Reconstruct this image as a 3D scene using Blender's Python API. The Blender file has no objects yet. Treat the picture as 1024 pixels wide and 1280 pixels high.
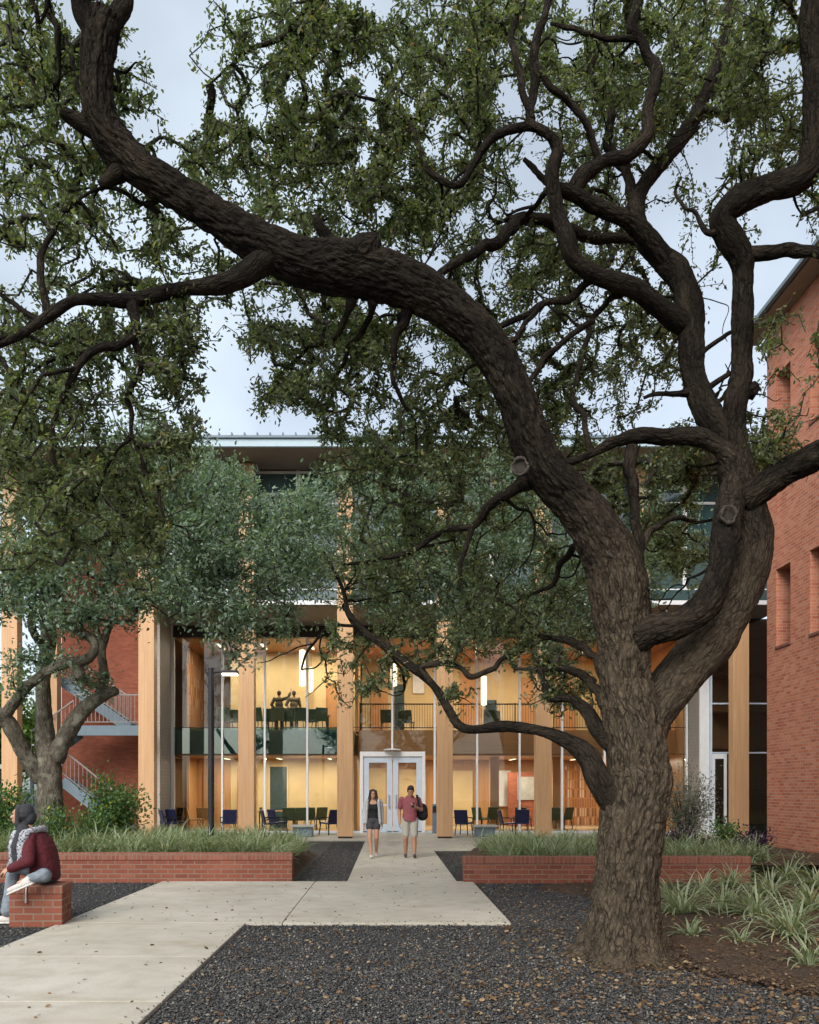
import bpy, bmesh, math, random
import numpy as np
from mathutils import Vector, Matrix

# ---------------------------------------------------------------- camera, sky, sun, exposure
S = bpy.context.scene
COL = S.collection
F, PX0, HOR, CAMH = 1000.0, 485.0, 987.0, 1.65      # focal length in photo pixels, vanishing point, eye height
cam_d = bpy.data.cameras.new('camera'); cam = bpy.data.objects.new('camera', cam_d); COL.objects.link(cam)
cam.location = (0, 0, CAMH); cam.rotation_euler = (math.radians(90), 0, 0)
cam_d.sensor_fit = 'HORIZONTAL'; cam_d.sensor_width = 36; cam_d.lens = 36*F/1024
cam_d.shift_x = (512-PX0)/1024; cam_d.shift_y = (HOR-640)/1024
cam_d.clip_end = 2000; cam_d.clip_start = 0.05
S.camera = cam
SUN_EL, SUN_AZ = math.radians(40), math.radians(203)  # azimuth clockwise from +Y: behind the camera, to its left
W = bpy.data.worlds.new('World'); S.world = W; W.use_nodes = True
nt = W.node_tree; nt.nodes.clear()
out = nt.nodes.new('ShaderNodeOutputWorld'); bg = nt.nodes.new('ShaderNodeBackground')
sky = nt.nodes.new('ShaderNodeTexSky'); sky.sky_type = 'NISHITA'; sky.sun_disc = False
sky.sun_elevation = SUN_EL; sky.sun_rotation = SUN_AZ
sky.air_density = 1.0; sky.dust_density = 3.0; sky.ozone_density = 1.5
hs = nt.nodes.new('ShaderNodeHueSaturation'); hs.inputs['Saturation'].default_value = 0.55
nt.links.new(sky.outputs[0], hs.inputs['Color'])
tc = nt.nodes.new('ShaderNodeTexCoord'); nz = nt.nodes.new('ShaderNodeTexNoise')
nz.inputs['Scale'].default_value = 2.2; nz.inputs['Detail'].default_value = 5
rmp = nt.nodes.new('ShaderNodeValToRGB'); rmp.color_ramp.elements[0].position = .35; rmp.color_ramp.elements[1].position = .75
nt.links.new(tc.outputs['Generated'], nz.inputs['Vector']); nt.links.new(nz.outputs['Fac'], rmp.inputs['Fac'])
cl = nt.nodes.new('ShaderNodeMixRGB'); cl.inputs[2].default_value = (5.6, 6.45, 7.0, 1)
sc_ = nt.nodes.new('ShaderNodeMath'); sc_.operation = 'MULTIPLY'; sc_.inputs[1].default_value = .55
nt.links.new(rmp.outputs[0], sc_.inputs[0]); nt.links.new(sc_.outputs[0], cl.inputs[0])
nt.links.new(hs.outputs[0], cl.inputs[1]); nt.links.new(cl.outputs[0], bg.inputs[0])
bg.inputs[1].default_value = 0.125
nt.links.new(bg.outputs[0], out.inputs[0])
sd = bpy.data.lights.new('sun', 'SUN'); sun = bpy.data.objects.new('sun', sd); COL.objects.link(sun)
sd.energy = 1.5; sd.angle = math.radians(40); sd.color = (1, .95, .87)
_d = Vector((math.sin(SUN_AZ)*math.cos(SUN_EL), math.cos(SUN_AZ)*math.cos(SUN_EL), math.sin(SUN_EL)))
sun.rotation_euler = _d.to_track_quat('Z', 'Y').to_euler(); sun.location = (0, 0, 30)
S.view_settings.view_transform = 'Standard'; S.view_settings.look = 'None'
S.view_settings.exposure = 0.85; S.view_settings.gamma = 1; S.view_settings.use_curve_mapping = False
S.render.engine = 'CYCLES'
S.cycles.max_bounces = 7; S.cycles.transparent_max_bounces = 12; S.cycles.diffuse_bounces = 3
S.cycles.caustics_reflective = False; S.cycles.caustics_refractive = False
S.cycles.sample_clamp_indirect = 4

# ---------------------------------------------------------------- helpers
R = random.Random(7); NR = np.random.default_rng(11)
def P(px, py, Y): return Vector(((px-PX0)*Y/F, Y, CAMH-(py-HOR)*Y/F))
def G(px, py): Y = CAMH*F/(py-HOR); return Vector(((px-PX0)*Y/F, Y, 0))
ORG = {}
def org(o): return ORG.get(o.name, Vector((0, 0, 0))) if o else Vector((0, 0, 0))
def tag(o, label=None, cat=None, group=None, kind=None):
    if label: o['label'] = label
    if cat: o['category'] = cat
    if group: o['group'] = group
    if kind: o['kind'] = kind
    return o
def thing(name, loc, label, cat, group=None):
    o = bpy.data.objects.new(name, None); COL.objects.link(o); o.location = loc; o.empty_display_size = .2
    ORG[o.name] = Vector(loc); return tag(o, label, cat, group)
def link(name, me, parent=None, loc=None):
    o = bpy.data.objects.new(name, me); COL.objects.link(o)
    if parent: o.parent = parent; ORG[o.name] = org(parent)
    elif loc is not None: o.location = loc; ORG[o.name] = Vector(loc)
    return o
def tree_copy(o, loc=None, rz=None, label=None, parent=None, scale=None):
    c = o.copy(); COL.objects.link(c); c.parent = parent
    if loc is not None: c.location = loc; ORG[c.name] = Vector(loc)
    if rz is not None: c.rotation_euler = (0, 0, rz)
    if scale is not None: c.scale = scale if hasattr(scale, '__len__') else (scale,)*3
    if label: c['label'] = label
    for ch in list(o.children): tree_copy(ch, parent=c)
    return c

def set_uv(me):
    n = len(me.polygons)
    if not n: return
    nor = np.empty(n*3, np.float32); me.polygons.foreach_get('normal', nor); nor = np.abs(nor.reshape(-1, 3))
    tot = np.empty(n, np.int32); me.polygons.foreach_get('loop_total', tot)
    lv = np.empty(len(me.loops), np.int32); me.loops.foreach_get('vertex_index', lv)
    co = np.empty(len(me.vertices)*3, np.float32); me.vertices.foreach_get('co', co); co = co.reshape(-1, 3)[lv]
    a = np.repeat(nor.argmax(1), tot)
    uv = np.where((a == 2)[:, None], co[:, :2], np.where((a == 0)[:, None], co[:, 1:3], co[:, [0, 2]]))
    l = me.uv_layers.new(name='UVMap'); l.data.foreach_set('uv', uv.astype(np.float32).ravel())

class MB:
    def __init__(s): s.v = []; s.f = []
    def add(s, vs, fs):
        b = len(s.v); s.v += [tuple(v) for v in vs]; s.f += [tuple(i+b for i in f) for f in fs]; return s
    def box(s, x0, x1, y0, y1, z0, z1):
        v = [(x, y, z) for z in (z0, z1) for y in (y0, y1) for x in (x0, x1)]
        return s.add(v, [(0, 2, 3, 1), (4, 5, 7, 6), (0, 1, 5, 4), (2, 6, 7, 3), (0, 4, 6, 2), (1, 3, 7, 5)])
    def obox(s, c, size, rot):
        m = rot.to_matrix() if hasattr(rot, 'to_matrix') else rot
        h = [k/2 for k in size]; c = Vector(c)
        v = [c + m @ Vector((x*h[0], y*h[1], z*h[2])) for z in (-1, 1) for y in (-1, 1) for x in (-1, 1)]
        return s.add(v, [(0, 2, 3, 1), (4, 5, 7, 6), (0, 1, 5, 4), (2, 6, 7, 3), (0, 4, 6, 2), (1, 3, 7, 5)])
    def bar(s, a, b, w, d):                          # rectangular bar from a to b, w across (horizontal), d in the other way
        a, b = Vector(a), Vector(b); t = (b-a); L = t.length; t.normalize()
        u = Vector((0, 0, 1)) if abs(t.z) < .95 else Vector((0, 1, 0))
        x = t.cross(u).normalized(); y = t.cross(x).normalized()
        return s.obox((a+b)/2, (L, w, d), Matrix((t, x, y)).transposed())
    def quad(s, *p): return s.add(p, [tuple(range(len(p)))])
    def prism(s, poly, z0, z1):                      # CCW xy polygon
        n = len(poly); v = [(x, y, z0) for x, y in poly]+[(x, y, z1) for x, y in poly]
        return s.add(v, [tuple(range(n-1, -1, -1)), tuple(range(n, 2*n))]+[(i, (i+1) % n, n+(i+1) % n, n+i) for i in range(n)])
    def tube(s, pts, rad, seg=8, cap=True):
        pts = [Vector(p) for p in pts]; n = len(pts)
        if not hasattr(rad, '__len__'): rad = [rad]*n
        u = None; vs = []
        for i, p in enumerate(pts):
            t = (pts[min(i+1, n-1)]-pts[max(i-1, 0)])
            if t.length < 1e-9: t = Vector((0, 0, 1))
            t.normalize()
            if u is None: u = t.orthogonal().normalized()
            else:
                u = u - t*u.dot(t)
                u = u.normalized() if u.length > 1e-6 else t.orthogonal().normalized()
            w = t.cross(u)
            for k in range(seg):
                a = 2*math.pi*k/seg; vs.append(p+(u*math.cos(a)+w*math.sin(a))*rad[i])
        fs = [(i*seg+k, i*seg+(k+1) % seg, (i+1)*seg+(k+1) % seg, (i+1)*seg+k) for i in range(n-1) for k in range(seg)]
        if cap: fs += [tuple(range(seg-1, -1, -1)), tuple((n-1)*seg+k for k in range(seg))]
        return s.add(vs, fs)
    def caps(s, p1, r1, p2, r2, seg=12):             # closed tapered capsule
        p1, p2 = Vector(p1), Vector(p2); d = p2-p1
        if d.length < 1e-5: d = Vector((0, 0, 1e-4))
        t = d.normalized(); pts = []; rr = []
        for k in range(5):
            a = math.pi/2*(k+.25)/5.25; pts.append(p1-t*r1*math.cos(a)); rr.append(r1*math.sin(a))
        pts += [p1, p2]; rr += [r1, r2]
        for k in range(4, -1, -1):
            a = math.pi/2*(k+.25)/5.25; pts.append(p2+t*r2*math.cos(a)); rr.append(r2*math.sin(a))
        return s.tube(pts, rr, seg)
    def ell(s, c, r, rot=None, seg=14):
        c = Vector(c); m = rot.to_matrix() if rot is not None else Matrix.Identity(3); n = seg//2+2
        vs = []
        for i in range(n):
            th = math.pi*(i+.3)/(n-1+.6)
            for k in range(seg):
                a = 2*math.pi*k/seg
                vs.append(c+m @ Vector((r[0]*math.sin(th)*math.cos(a), r[1]*math.sin(th)*math.sin(a), r[2]*math.cos(th))))
        fs = [(i*seg+k, (i+1)*seg+k, (i+1)*seg+(k+1) % seg, i*seg+(k+1) % seg) for i in range(n-1) for k in range(seg)]
        fs += [tuple(range(seg)), tuple((n-1)*seg+k for k in range(seg-1, -1, -1))]
        return s.add(vs, fs)
    def loft(s, secs, seg=20, u=(1, 0, 0), v=(0, 1, 0)):   # closed elliptical loft: (centre, half-width along u, half-depth along v)
        u, v = Vector(u), Vector(v); n = len(secs); vs = []
        for c, a, b in secs:
            for k in range(seg):
                t = 2*math.pi*k/seg; ct, st = math.cos(t), math.sin(t)
                ct = math.copysign(abs(ct)**.85, ct); st = math.copysign(abs(st)**.85, st)
                vs.append(Vector(c)+u*a*ct+v*b*st)
        fs = [(i*seg+k, i*seg+(k+1) % seg, (i+1)*seg+(k+1) % seg, (i+1)*seg+k) for i in range(n-1) for k in range(seg)]
        fs += [tuple(range(seg-1, -1, -1)), tuple((n-1)*seg+k for k in range(seg))]
        return s.add(vs, fs)
    def lathe(s, c, prof, seg=20):
        c = Vector(c); n = len(prof)
        vs = [c+Vector((r*math.cos(2*math.pi*k/seg), r*math.sin(2*math.pi*k/seg), z)) for r, z in prof for k in range(seg)]
        fs = [(i*seg+k, i*seg+(k+1) % seg, (i+1)*seg+(k+1) % seg, (i+1)*seg+k) for i in range(n-1) for k in range(seg)]
        fs += [tuple(range(seg-1, -1, -1)), tuple((n-1)*seg+k for k in range(seg))]
        return s.add(vs, fs)
    def mesh(s, name, m=None, smooth=False, off=(0, 0, 0)):
        me = bpy.data.meshes.new(name); me.from_pydata(s.v, [], s.f); me.update(); set_uv(me)
        if any(off): me.transform(Matrix.Translation(-Vector(off)))
        if m: me.materials.append(m)
        if smooth: me.polygons.foreach_set('use_smooth', [True]*len(me.polygons))
        return me
    def build(s, name, m, parent=None, smooth=False, bevel=0, loc=None):
        off = org(parent) if parent else (Vector(loc) if loc is not None else Vector((0, 0, 0)))
        o = link(name, s.mesh(name, m, smooth, off), parent, loc)
        if bevel:
            b = o.modifiers.new('bevel', 'BEVEL'); b.width = bevel; b.segments = 2; b.limit_method = 'ANGLE'; b.angle_limit = .6
        return o
    def blob(s, name, m, parent=None, voxel=.012, it=4, loc=None, fold=0):   # one continuous surface from overlapping closed volumes
        off = org(parent) if parent else (Vector(loc) if loc is not None else Vector((0, 0, 0)))
        me = s.mesh(name, m, True, off); t = bpy.data.objects.new('tmp', me); COL.objects.link(t)
        r = t.modifiers.new('r', 'REMESH'); r.mode = 'VOXEL'; r.voxel_size = voxel; r.use_smooth_shade = True
        q = t.modifiers.new('s', 'SMOOTH'); q.factor = .5; q.iterations = it
        dg = bpy.context.evaluated_depsgraph_get()
        nm = bpy.data.meshes.new_from_object(t.evaluated_get(dg)); nm.name = name
        bpy.data.objects.remove(t)
        if not nm.materials: nm.materials.append(m)
        if fold:                                     # cloth folds: soft slanting creases
            n = len(nm.vertices); co = np.empty(n*3, np.float32); nm.vertices.foreach_get('co', co); no = np.empty(n*3, np.float32); nm.vertices.foreach_get('normal', no)
            co = co.reshape(-1, 3).astype(float); no = no.reshape(-1, 3); q = co+.06*np.stack([pn(co*6), pn(co*6+9), pn(co*6+17)], 1)
            d = (1-np.abs(pn(q*[9, 9, 15]+3))*2.6)*.6+pn(q*[22, 22, 30])*.5; co += no*d[:, None]*fold; nm.vertices.foreach_set('co', co.astype(np.float32).ravel()); nm.update()
        set_uv(nm) if not nm.uv_layers else None
        nm.polygons.foreach_set('use_smooth', [True]*len(nm.polygons))
        return link(name, nm, parent, loc)

def raw_mesh(name, V, Q, m, smooth=False, attrs=None):   # numpy mesh, Q (n,k) all the same face size
    me = bpy.data.meshes.new(name); me.vertices.add(len(V)); me.vertices.foreach_set('co', V.astype(np.float32).ravel())
    k = Q.shape[1]; me.loops.add(Q.size); me.loops.foreach_set('vertex_index', Q.astype(np.int32).ravel())
    me.polygons.add(len(Q)); me.polygons.foreach_set('loop_start', (np.arange(len(Q))*k).astype(np.int32))
    me.polygons.foreach_set('loop_total', np.full(len(Q), k, np.int32))
    me.update(calc_edges=True); me.validate()
    for a, (typ, dat) in (attrs or {}).items():
        at = me.attributes.new(a, typ, 'POINT'); at.data.foreach_set('vector' if typ == 'FLOAT_VECTOR' else 'value', dat.astype(np.float32).ravel())
    me.materials.append(m)
    if smooth: me.polygons.foreach_set('use_smooth', [True]*len(me.polygons))
    return me

def _h(ix, iy, iz):
    h = (ix*374761393+iy*668265263+iz*2147483647) & 0xffffffff
    h = ((h ^ (h >> 13))*1274126177) & 0xffffffff
    return h ^ (h >> 16)
def pn(p):                                           # gradient noise, p (n,3)
    i = np.floor(p).astype(np.int64); f = p-i; u = f*f*f*(f*(f*6-15)+10); o = 0
    for dx in (0, 1):
        for dy in (0, 1):
            for dz in (0, 1):
                h = _h(i[:, 0]+dx, i[:, 1]+dy, i[:, 2]+dz)
                g = np.stack([(h & 255)/127.5-1, ((h >> 8) & 255)/127.5-1, ((h >> 16) & 255)/127.5-1], 1)
                d = (g*(f-np.array([dx, dy, dz]))).sum(1)
                w = (u[:, 0] if dx else 1-u[:, 0])*(u[:, 1] if dy else 1-u[:, 1])*(u[:, 2] if dz else 1-u[:, 2])
                o = o+w*d
    return o

# ---------------------------------------------------------------- materials
class N:
    def __init__(s, name):
        s.m = bpy.data.materials.new(name); s.m.use_nodes = True; s.t = s.m.node_tree; s.t.nodes.clear()
        s.out = s.t.nodes.new('ShaderNodeOutputMaterial')
    def n(s, typ, **kw):
        x = s.t.nodes.new('ShaderNode'+typ)
        for k, v in kw.items():
            if k.startswith('i_'):
                key = k[2:]; key = int(key) if key.isdigit() else key.replace('_', ' ')
                s.put(x.inputs[key], v)
            else: setattr(x, k, v)
        return x
    def put(s, inp, v):
        if isinstance(v, bpy.types.NodeSocket): s.t.links.new(v, inp)
        elif isinstance(v, bpy.types.Node): s.t.links.new(v.outputs[0], inp)
        else:
            if isinstance(v, tuple) and len(v) == 3 and inp.type == 'RGBA': v = (*v, 1)
            inp.default_value = v
    def ramp(s, fac, *stops):
        r = s.n('ValToRGB'); s.put(r.inputs[0], fac); e = r.color_ramp.elements
        while len(e) < len(stops): e.new(.5)
        for k, (p, c) in enumerate(stops): e[k].position = p; e[k].color = (*c, 1) if len(c) == 3 else c
        return r.outputs[0]
    def mix(s, f, a, b, mode='MIX'):
        x = s.n('MixRGB', blend_type=mode); s.put(x.inputs[0], f); s.put(x.inputs[1], a); s.put(x.inputs[2], b); return x.outputs[0]
    def math(s, op, a, b=0.0):
        x = s.n('Math', operation=op); s.put(x.inputs[0], a); s.put(x.inputs[1], b); return x.outputs[0]
    def map(s, src, scale):
        x = s.n('Mapping'); s.put(x.inputs[0], src); x.inputs['Scale'].default_value = scale; return x.outputs[0]
    def noise(s, vec, sc, det=4, rough=.55):
        x = s.n('TexNoise'); s.put(x.inputs['Vector'], vec); x.inputs['Scale'].default_value = sc
        x.inputs['Detail'].default_value = det; x.inputs['Roughness'].default_value = rough; return x.outputs['Fac']
    def bump(s, h, st=.3, dist=.01):
        x = s.n('Bump'); s.put(x.inputs['Height'], h); x.inputs['Strength'].default_value = st; x.inputs['Distance'].default_value = dist; return x.outputs[0]
    def pr(s, col, rough=.6, bump=None, spec=.4, metal=0.0):
        b = s.n('BsdfPrincipled'); s.put(b.inputs['Base Color'], col); s.put(b.inputs['Roughness'], rough)
        b.inputs['Specular IOR Level'].default_value = spec; b.inputs['Metallic'].default_value = metal
        if bump is not None: s.put(b.inputs['Normal'], bump)
        s.t.links.new(b.outputs[0], s.out.inputs[0]); return s.m
    def obj(s): return s.n('TexCoord').outputs['Object']
    def uv(s): return s.n('TexCoord').outputs['UV']
    def attr(s, a): return s.n('Attribute', attribute_name=a)

def plain(name, col, rough=.55, var=.12, sc=14, bump=.15, spec=.35, metal=0.0):
    k = N(name); f = k.noise(k.obj(), sc)
    lo = tuple(c*(1-var) for c in col); hi = tuple(min(1, c*(1+var)) for c in col)
    return k.pr(k.ramp(f, (.3, lo), (.7, hi)), rough, k.bump(k.noise(k.obj(), sc*6), bump, .004), spec, metal)
def glow(name, col, st):
    k = N(name); e = k.n('Emission'); f = k.noise(k.obj(), 3)
    k.put(e.inputs[0], k.ramp(f, (.3, tuple(c*.94 for c in col)), (.7, col))); e.inputs[1].default_value = st
    k.t.links.new(e.outputs[0], k.out.inputs[0]); return k.m
def brick(name, cols, mortar, bw, bh, ms=.01, off=.5):
    k = N(name); b = k.n('TexBrick', offset=off); uv = k.uv(); k.put(b.inputs['Vector'], uv)
    b.inputs['Scale'].default_value = 1; b.inputs['Brick Width'].default_value = bw; b.inputs['Row Height'].default_value = bh
    b.inputs['Mortar Size'].default_value = ms; b.inputs['Mortar Smooth'].default_value = .2; b.inputs['Bias'].default_value = 0
    b.inputs['Color1'].default_value = (0, 0, 0, 1); b.inputs['Color2'].default_value = (1, 1, 1, 1); b.inputs['Mortar'].default_value = (.5, .5, .5, 1)
    c = k.ramp(b.outputs['Color'], *[(i/(len(cols)-1), q) for i, q in enumerate(cols)])
    c = k.mix(.35, c, k.ramp(k.noise(uv, 45, 5), (.3, (.55, .5, .5)), (.7, (1.0, 1, 1))), 'MULTIPLY')
    c = k.mix(.42, c, k.ramp(k.noise(k.map(uv, (1, .55, 1)), .8, 7, .65), (.33, (.52, .5, .5)), (.62, (1, 1, 1))), 'MULTIPLY')
    c = k.mix(b.outputs['Fac'], c, k.mix(k.noise(uv, 8), mortar, tuple(q*.6 for q in mortar)))
    h = k.math('SUBTRACT', k.math('MULTIPLY', k.noise(uv, 60, 4), .25), b.outputs['Fac'])
    return k.pr(c, .85, k.bump(h, .7, .008), .2)
def wood(name, a, b_, axis='z', rough=.45):
    k = N(name); sc = {'z': (9, 9, .35), 'x': (.35, 9, 9), 'y': (9, .35, 9)}[axis]
    v = k.map(k.obj(), sc); g = k.noise(v, 2.2, 6, .6)
    fine = k.noise(k.map(k.obj(), tuple(q*5 for q in sc)), 2.5, 3)
    c = k.ramp(g, (.25, a), (.75, b_)); c = k.mix(.35, c, k.ramp(fine, (.3, (.84, .8, .76)), (.7, (1, 1, 1))), 'MULTIPLY')
    lam = k.n('TexBrick', offset=.37); k.put(lam.inputs['Vector'], k.n('Mapping', i_0=k.uv()).outputs[0])
    if axis == 'z':
        mp = k.n('Mapping'); k.put(mp.inputs[0], k.uv()); mp.inputs['Rotation'].default_value = (0, 0, math.pi/2); k.put(lam.inputs['Vector'], mp.outputs[0])
    lam.inputs['Scale'].default_value = 1; lam.inputs['Brick Width'].default_value = 2.6; lam.inputs['Row Height'].default_value = .09
    lam.inputs['Mortar Size'].default_value = .0022; lam.inputs['Color1'].default_value = (.93, .93, .93, 1); lam.inputs['Color2'].default_value = (1, 1, 1, 1)
    lam.inputs['Mortar'].default_value = (.80, .74, .68, 1)
    c = k.mix(.8, c, lam.outputs['Color'], 'MULTIPLY')
    return k.pr(c, rough, k.bump(fine, .12, .004), .35)
def leafmat(name, cols, trans=.35):
    k = N(name); a = k.attr('rnd'); c = k.ramp(a.outputs['Fac'], *cols)
    d = k.n('BsdfPrincipled'); k.put(d.inputs['Base Color'], c); d.inputs['Roughness'].default_value = .42; d.inputs['Specular IOR Level'].default_value = .35
    t = k.n('BsdfTranslucent'); k.put(t.inputs[0], k.mix(1, c, (1.15, 1.25, .5), 'MULTIPLY'))
    m = k.n('MixShader'); m.inputs[0].default_value = trans; k.t.links.new(d.outputs[0], m.inputs[1]); k.t.links.new(t.outputs[0], m.inputs[2])
    k.t.links.new(m.outputs[0], k.out.inputs[0]); return k.m
def glass(name, tint, refl=1.0, base=.0):
    k = N(name); t = k.n('BsdfTransparent'); t.inputs[0].default_value = (*tint, 1)
    g = k.n('BsdfGlossy'); g.inputs['Roughness'].default_value = .01
    wob = k.bump(k.noise(k.obj(), .8, 2), .02, .05); k.put(g.inputs['Normal'], wob)
    fr = k.n('Fresnel'); fr.inputs[0].default_value = 1.5
    f = k.math('ADD', k.math('MULTIPLY', fr.outputs[0], refl), base)
    m = k.n('MixShader'); k.put(m.inputs[0], f); k.t.links.new(t.outputs[0], m.inputs[1]); k.t.links.new(g.outputs[0], m.inputs[2])
    k.t.links.new(m.outputs[0], k.out.inputs[0]); return k.m
def barkmat(name, dark, light, lichen=None, sc=1.0):
    k = N(name); v = k.attr('bark').outputs['Vector']; h = k.attr('ridge').outputs['Fac']
    def dis(vec, f, amt):
        t = k.n('TexNoise', i_Vector=k.map(v, f), i_Scale=1.0, i_Detail=2.0)
        a = k.n('VectorMath', operation='SUBTRACT'); k.put(a.inputs[0], t.outputs['Color']); a.inputs[1].default_value = (.5, .5, .5)
        b = k.n('VectorMath', operation='MULTIPLY'); k.put(b.inputs[0], a.outputs[0]); b.inputs[1].default_value = amt
        c = k.n('VectorMath', operation='ADD'); k.put(c.inputs[0], vec); k.put(c.inputs[1], b.outputs[0]); return c.outputs[0]
    w = dis(dis(v, (7, 7, 4), (.10, .10, .16)), (34, 34, 15), (.034, .034, .07))
    n1 = k.n('TexVoronoi', feature='DISTANCE_TO_EDGE', i_Scale=1.0); k.put(n1.inputs['Vector'], k.map(w, (25*sc, 25*sc, 6.2*sc)))
    n2 = k.n('TexVoronoi', feature='DISTANCE_TO_EDGE', i_Scale=1.0); k.put(n2.inputs['Vector'], k.map(w, (52*sc, 52*sc, 15*sc)))
    fine = k.noise(k.map(w, (80, 80, 24)), 1, 6, .72)
    brk = k.ramp(k.noise(k.map(v, (13, 13, 5)), 1, 3), (.28, (.35, .35, .35)), (.6, (1, 1, 1)))
    f1 = k.math('MULTIPLY', k.ramp(n1.outputs['Distance'], (.0, (1, 1, 1)), (.10, (.55, .55, .55)), (.24, (0, 0, 0))), brk)
    f2 = k.math('MULTIPLY', k.ramp(n2.outputs['Distance'], (.0, (1, 1, 1)), (.2, (0, 0, 0))), .45)
    fur = k.math('MAXIMUM', f1, f2)
    tone = k.math('ADD', k.math('MULTIPLY', h, .3), k.math('MULTIPLY', fine, .8))
    mid = tuple((a+b)*.38 for a, b in zip(dark, light))
    c = k.mix(k.math('MULTIPLY', fur, .9), k.ramp(tone, (.28, mid), (.75, light)), dark)
    c = k.mix(.5, c, k.ramp(k.noise(k.obj(), 1.8, 5), (.3, (.55, .55, .57)), (.7, (1.0, .97, .92))), 'MULTIPLY')
    c = k.mix(k.attr('crown_shade').outputs['Fac'], c, k.mix(1, c, (.23, .235, .26), 'MULTIPLY'))   # crown shade painted into the bark colour of the limbs
    if lichen: c = k.mix(k.ramp(k.noise(k.obj(), 5, 6), (.5, (0, 0, 0)), (.66, (.75, .75, .75))), c, lichen)
    ht = k.math('ADD', k.math('MULTIPLY', fur, -1.0), k.math('MULTIPLY', fine, .45))
    return k.pr(c, .92, k.bump(ht, .85, .016), .12)

M = {}
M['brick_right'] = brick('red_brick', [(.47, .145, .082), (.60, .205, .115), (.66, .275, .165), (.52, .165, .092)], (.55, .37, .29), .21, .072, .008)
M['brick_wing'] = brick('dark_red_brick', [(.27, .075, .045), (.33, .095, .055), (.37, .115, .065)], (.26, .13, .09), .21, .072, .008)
M['brick_low'] = brick('planter_brick', [(.19, .062, .042), (.27, .09, .058), (.23, .075, .048), (.30, .11, .07)], (.27, .175, .13), .235, .083, .011)
M['brick_cap'] = brick('rowlock_brick', [(.22, .078, .055), (.30, .115, .08), (.26, .092, .062)], (.27, .175, .13), .075, .5, .010, 0)
M['glulam'] = wood('glulam_timber', (.54, .315, .16), (.68, .43, .24))
M['panel'] = wood('wood_panel', (.46, .235, .10), (.58, .32, .145), 'z', .35)
M['ceilwood'] = wood('wood_ceiling', (.40, .19, .08), (.52, .26, .11), 'x', .4)
M['soffit'] = plain('soffit_panel', (.27, .225, .18), .6, .08, 2)
M['yellow'] = plain('yellow_wall', (.60, .46, .245), .6, .06, 2, .05)
M['fascia'] = plain('pale_blue_metal', (.36, .47, .54), .4, .06, 3, .05)
M['white'] = plain('white_metal', (.74, .76, .78), .4, .05, 5, .05)
M['alu'] = plain('pale_aluminium', (.55, .64, .75), .35, .05, 5, .05)
M['dark'] = plain('dark_metal', (.018, .018, .02), .45, .2, 9, .1)
M['beam'] = plain('dark_beam', (.035, .032, .03), .6, .15, 5)
M['steel'] = plain('blue_grey_steel', (.13, .18, .22), .45, .08, 4, .1)
M['rail'] = plain('grey_rail', (.22, .20, .19), .5, .1, 6)
M['glass'] = glass('clear_glass', (.93, .96, .95), .9)
M['tealglass'] = glass('teal_glass', (.42, .66, .66), 1.2, .06)
M['floor_in'] = plain('interior_floor', (.40, .30, .19), .25, .1, 3, .03)
M['carpet'] = plain('dark_teal_panel', (.03, .06, .065), .5, .2, 6)
M['navy'] = plain('navy_plastic', (.012, .014, .055), .5, .2, 20)
M['green_seat'] = plain('green_upholstery', (.05, .075, .04), .7, .2, 20)
M['tan_seat'] = plain('tan_upholstery', (.36, .22, .10), .7, .2, 20)
M['tabletop'] = wood('table_wood', (.34, .17, .07), (.44, .23, .1), 'x', .4)
M['concrete_block'] = plain('cast_concrete', (.34, .34, .32), .8, .15, 5)
def mk_upper():
    k = N('reflective_glass'); return k.pr(k.ramp(k.noise(k.obj(), .6, 3), (.35, (.03, .062, .066)), (.65, (.055, .10, .105))), .04, None, .9)
M['upglass'] = mk_upper()
def mk_siding():
    k = N('horizontal_siding'); uv = k.uv(); w = k.n('TexWave', wave_type='BANDS', bands_direction='Y', wave_profile='SAW'); k.put(w.inputs['Vector'], uv)
    w.inputs['Scale'].default_value = 2.6; w.inputs['Distortion'].default_value = 0
    c = k.ramp(w.outputs['Fac'], (0, (.40, .37, .33)), (.9, (.44, .41, .37)), (1, (.22, .2, .18)))
    return k.pr(k.mix(.25, c, k.ramp(k.noise(uv, 2, 4), (.3, (.8, .8, .8)), (.7, (1, 1, 1))), 'MULTIPLY'), .6, k.bump(w.outputs['Fac'], .6, .02))
M['siding'] = mk_siding()
def mk_concrete():
    k = N('pale_concrete'); o = k.obj()
    c = k.ramp(k.noise(o, .55, 7, .6), (.3, (.40, .375, .31)), (.7, (.53, .505, .435)))
    c = k.mix(.5, c, k.ramp(k.noise(o, 3.1, 6, .7), (.32, (.68, .65, .6)), (.55, (1, 1, 1))), 'MULTIPLY')
    c = k.mix(.5, c, k.ramp(k.noise(o, 55, 3, .7), (.25, (.6, .6, .6)), (.5, (1, 1, 1))), 'MULTIPLY')
    v = k.n('TexVoronoi'); k.put(v.inputs['Vector'], o); v.inputs['Scale'].default_value = 9
    spot = k.ramp(v.outputs['Distance'], (.02, (.45, .4, .33)), (.09, (1, 1, 1)))
    c = k.mix(k.ramp(k.noise(o, .8, 3), (.5, (0, 0, 0)), (.7, (.8, .8, .8))), c, k.mix(1, c, spot, 'MULTIPLY'))
    c = k.mix(k.ramp(k.noise(k.map(o, (.35, 1.3, 1)), 1.7, 6, .65), (.55, (0, 0, 0)), (.75, (.5, .5, .5))), c, (.30, .25, .17))
    return k.pr(c, .85, k.bump(k.noise(o, 90, 4), .25, .004), .25)
M['concrete'] = mk_concrete()
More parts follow.
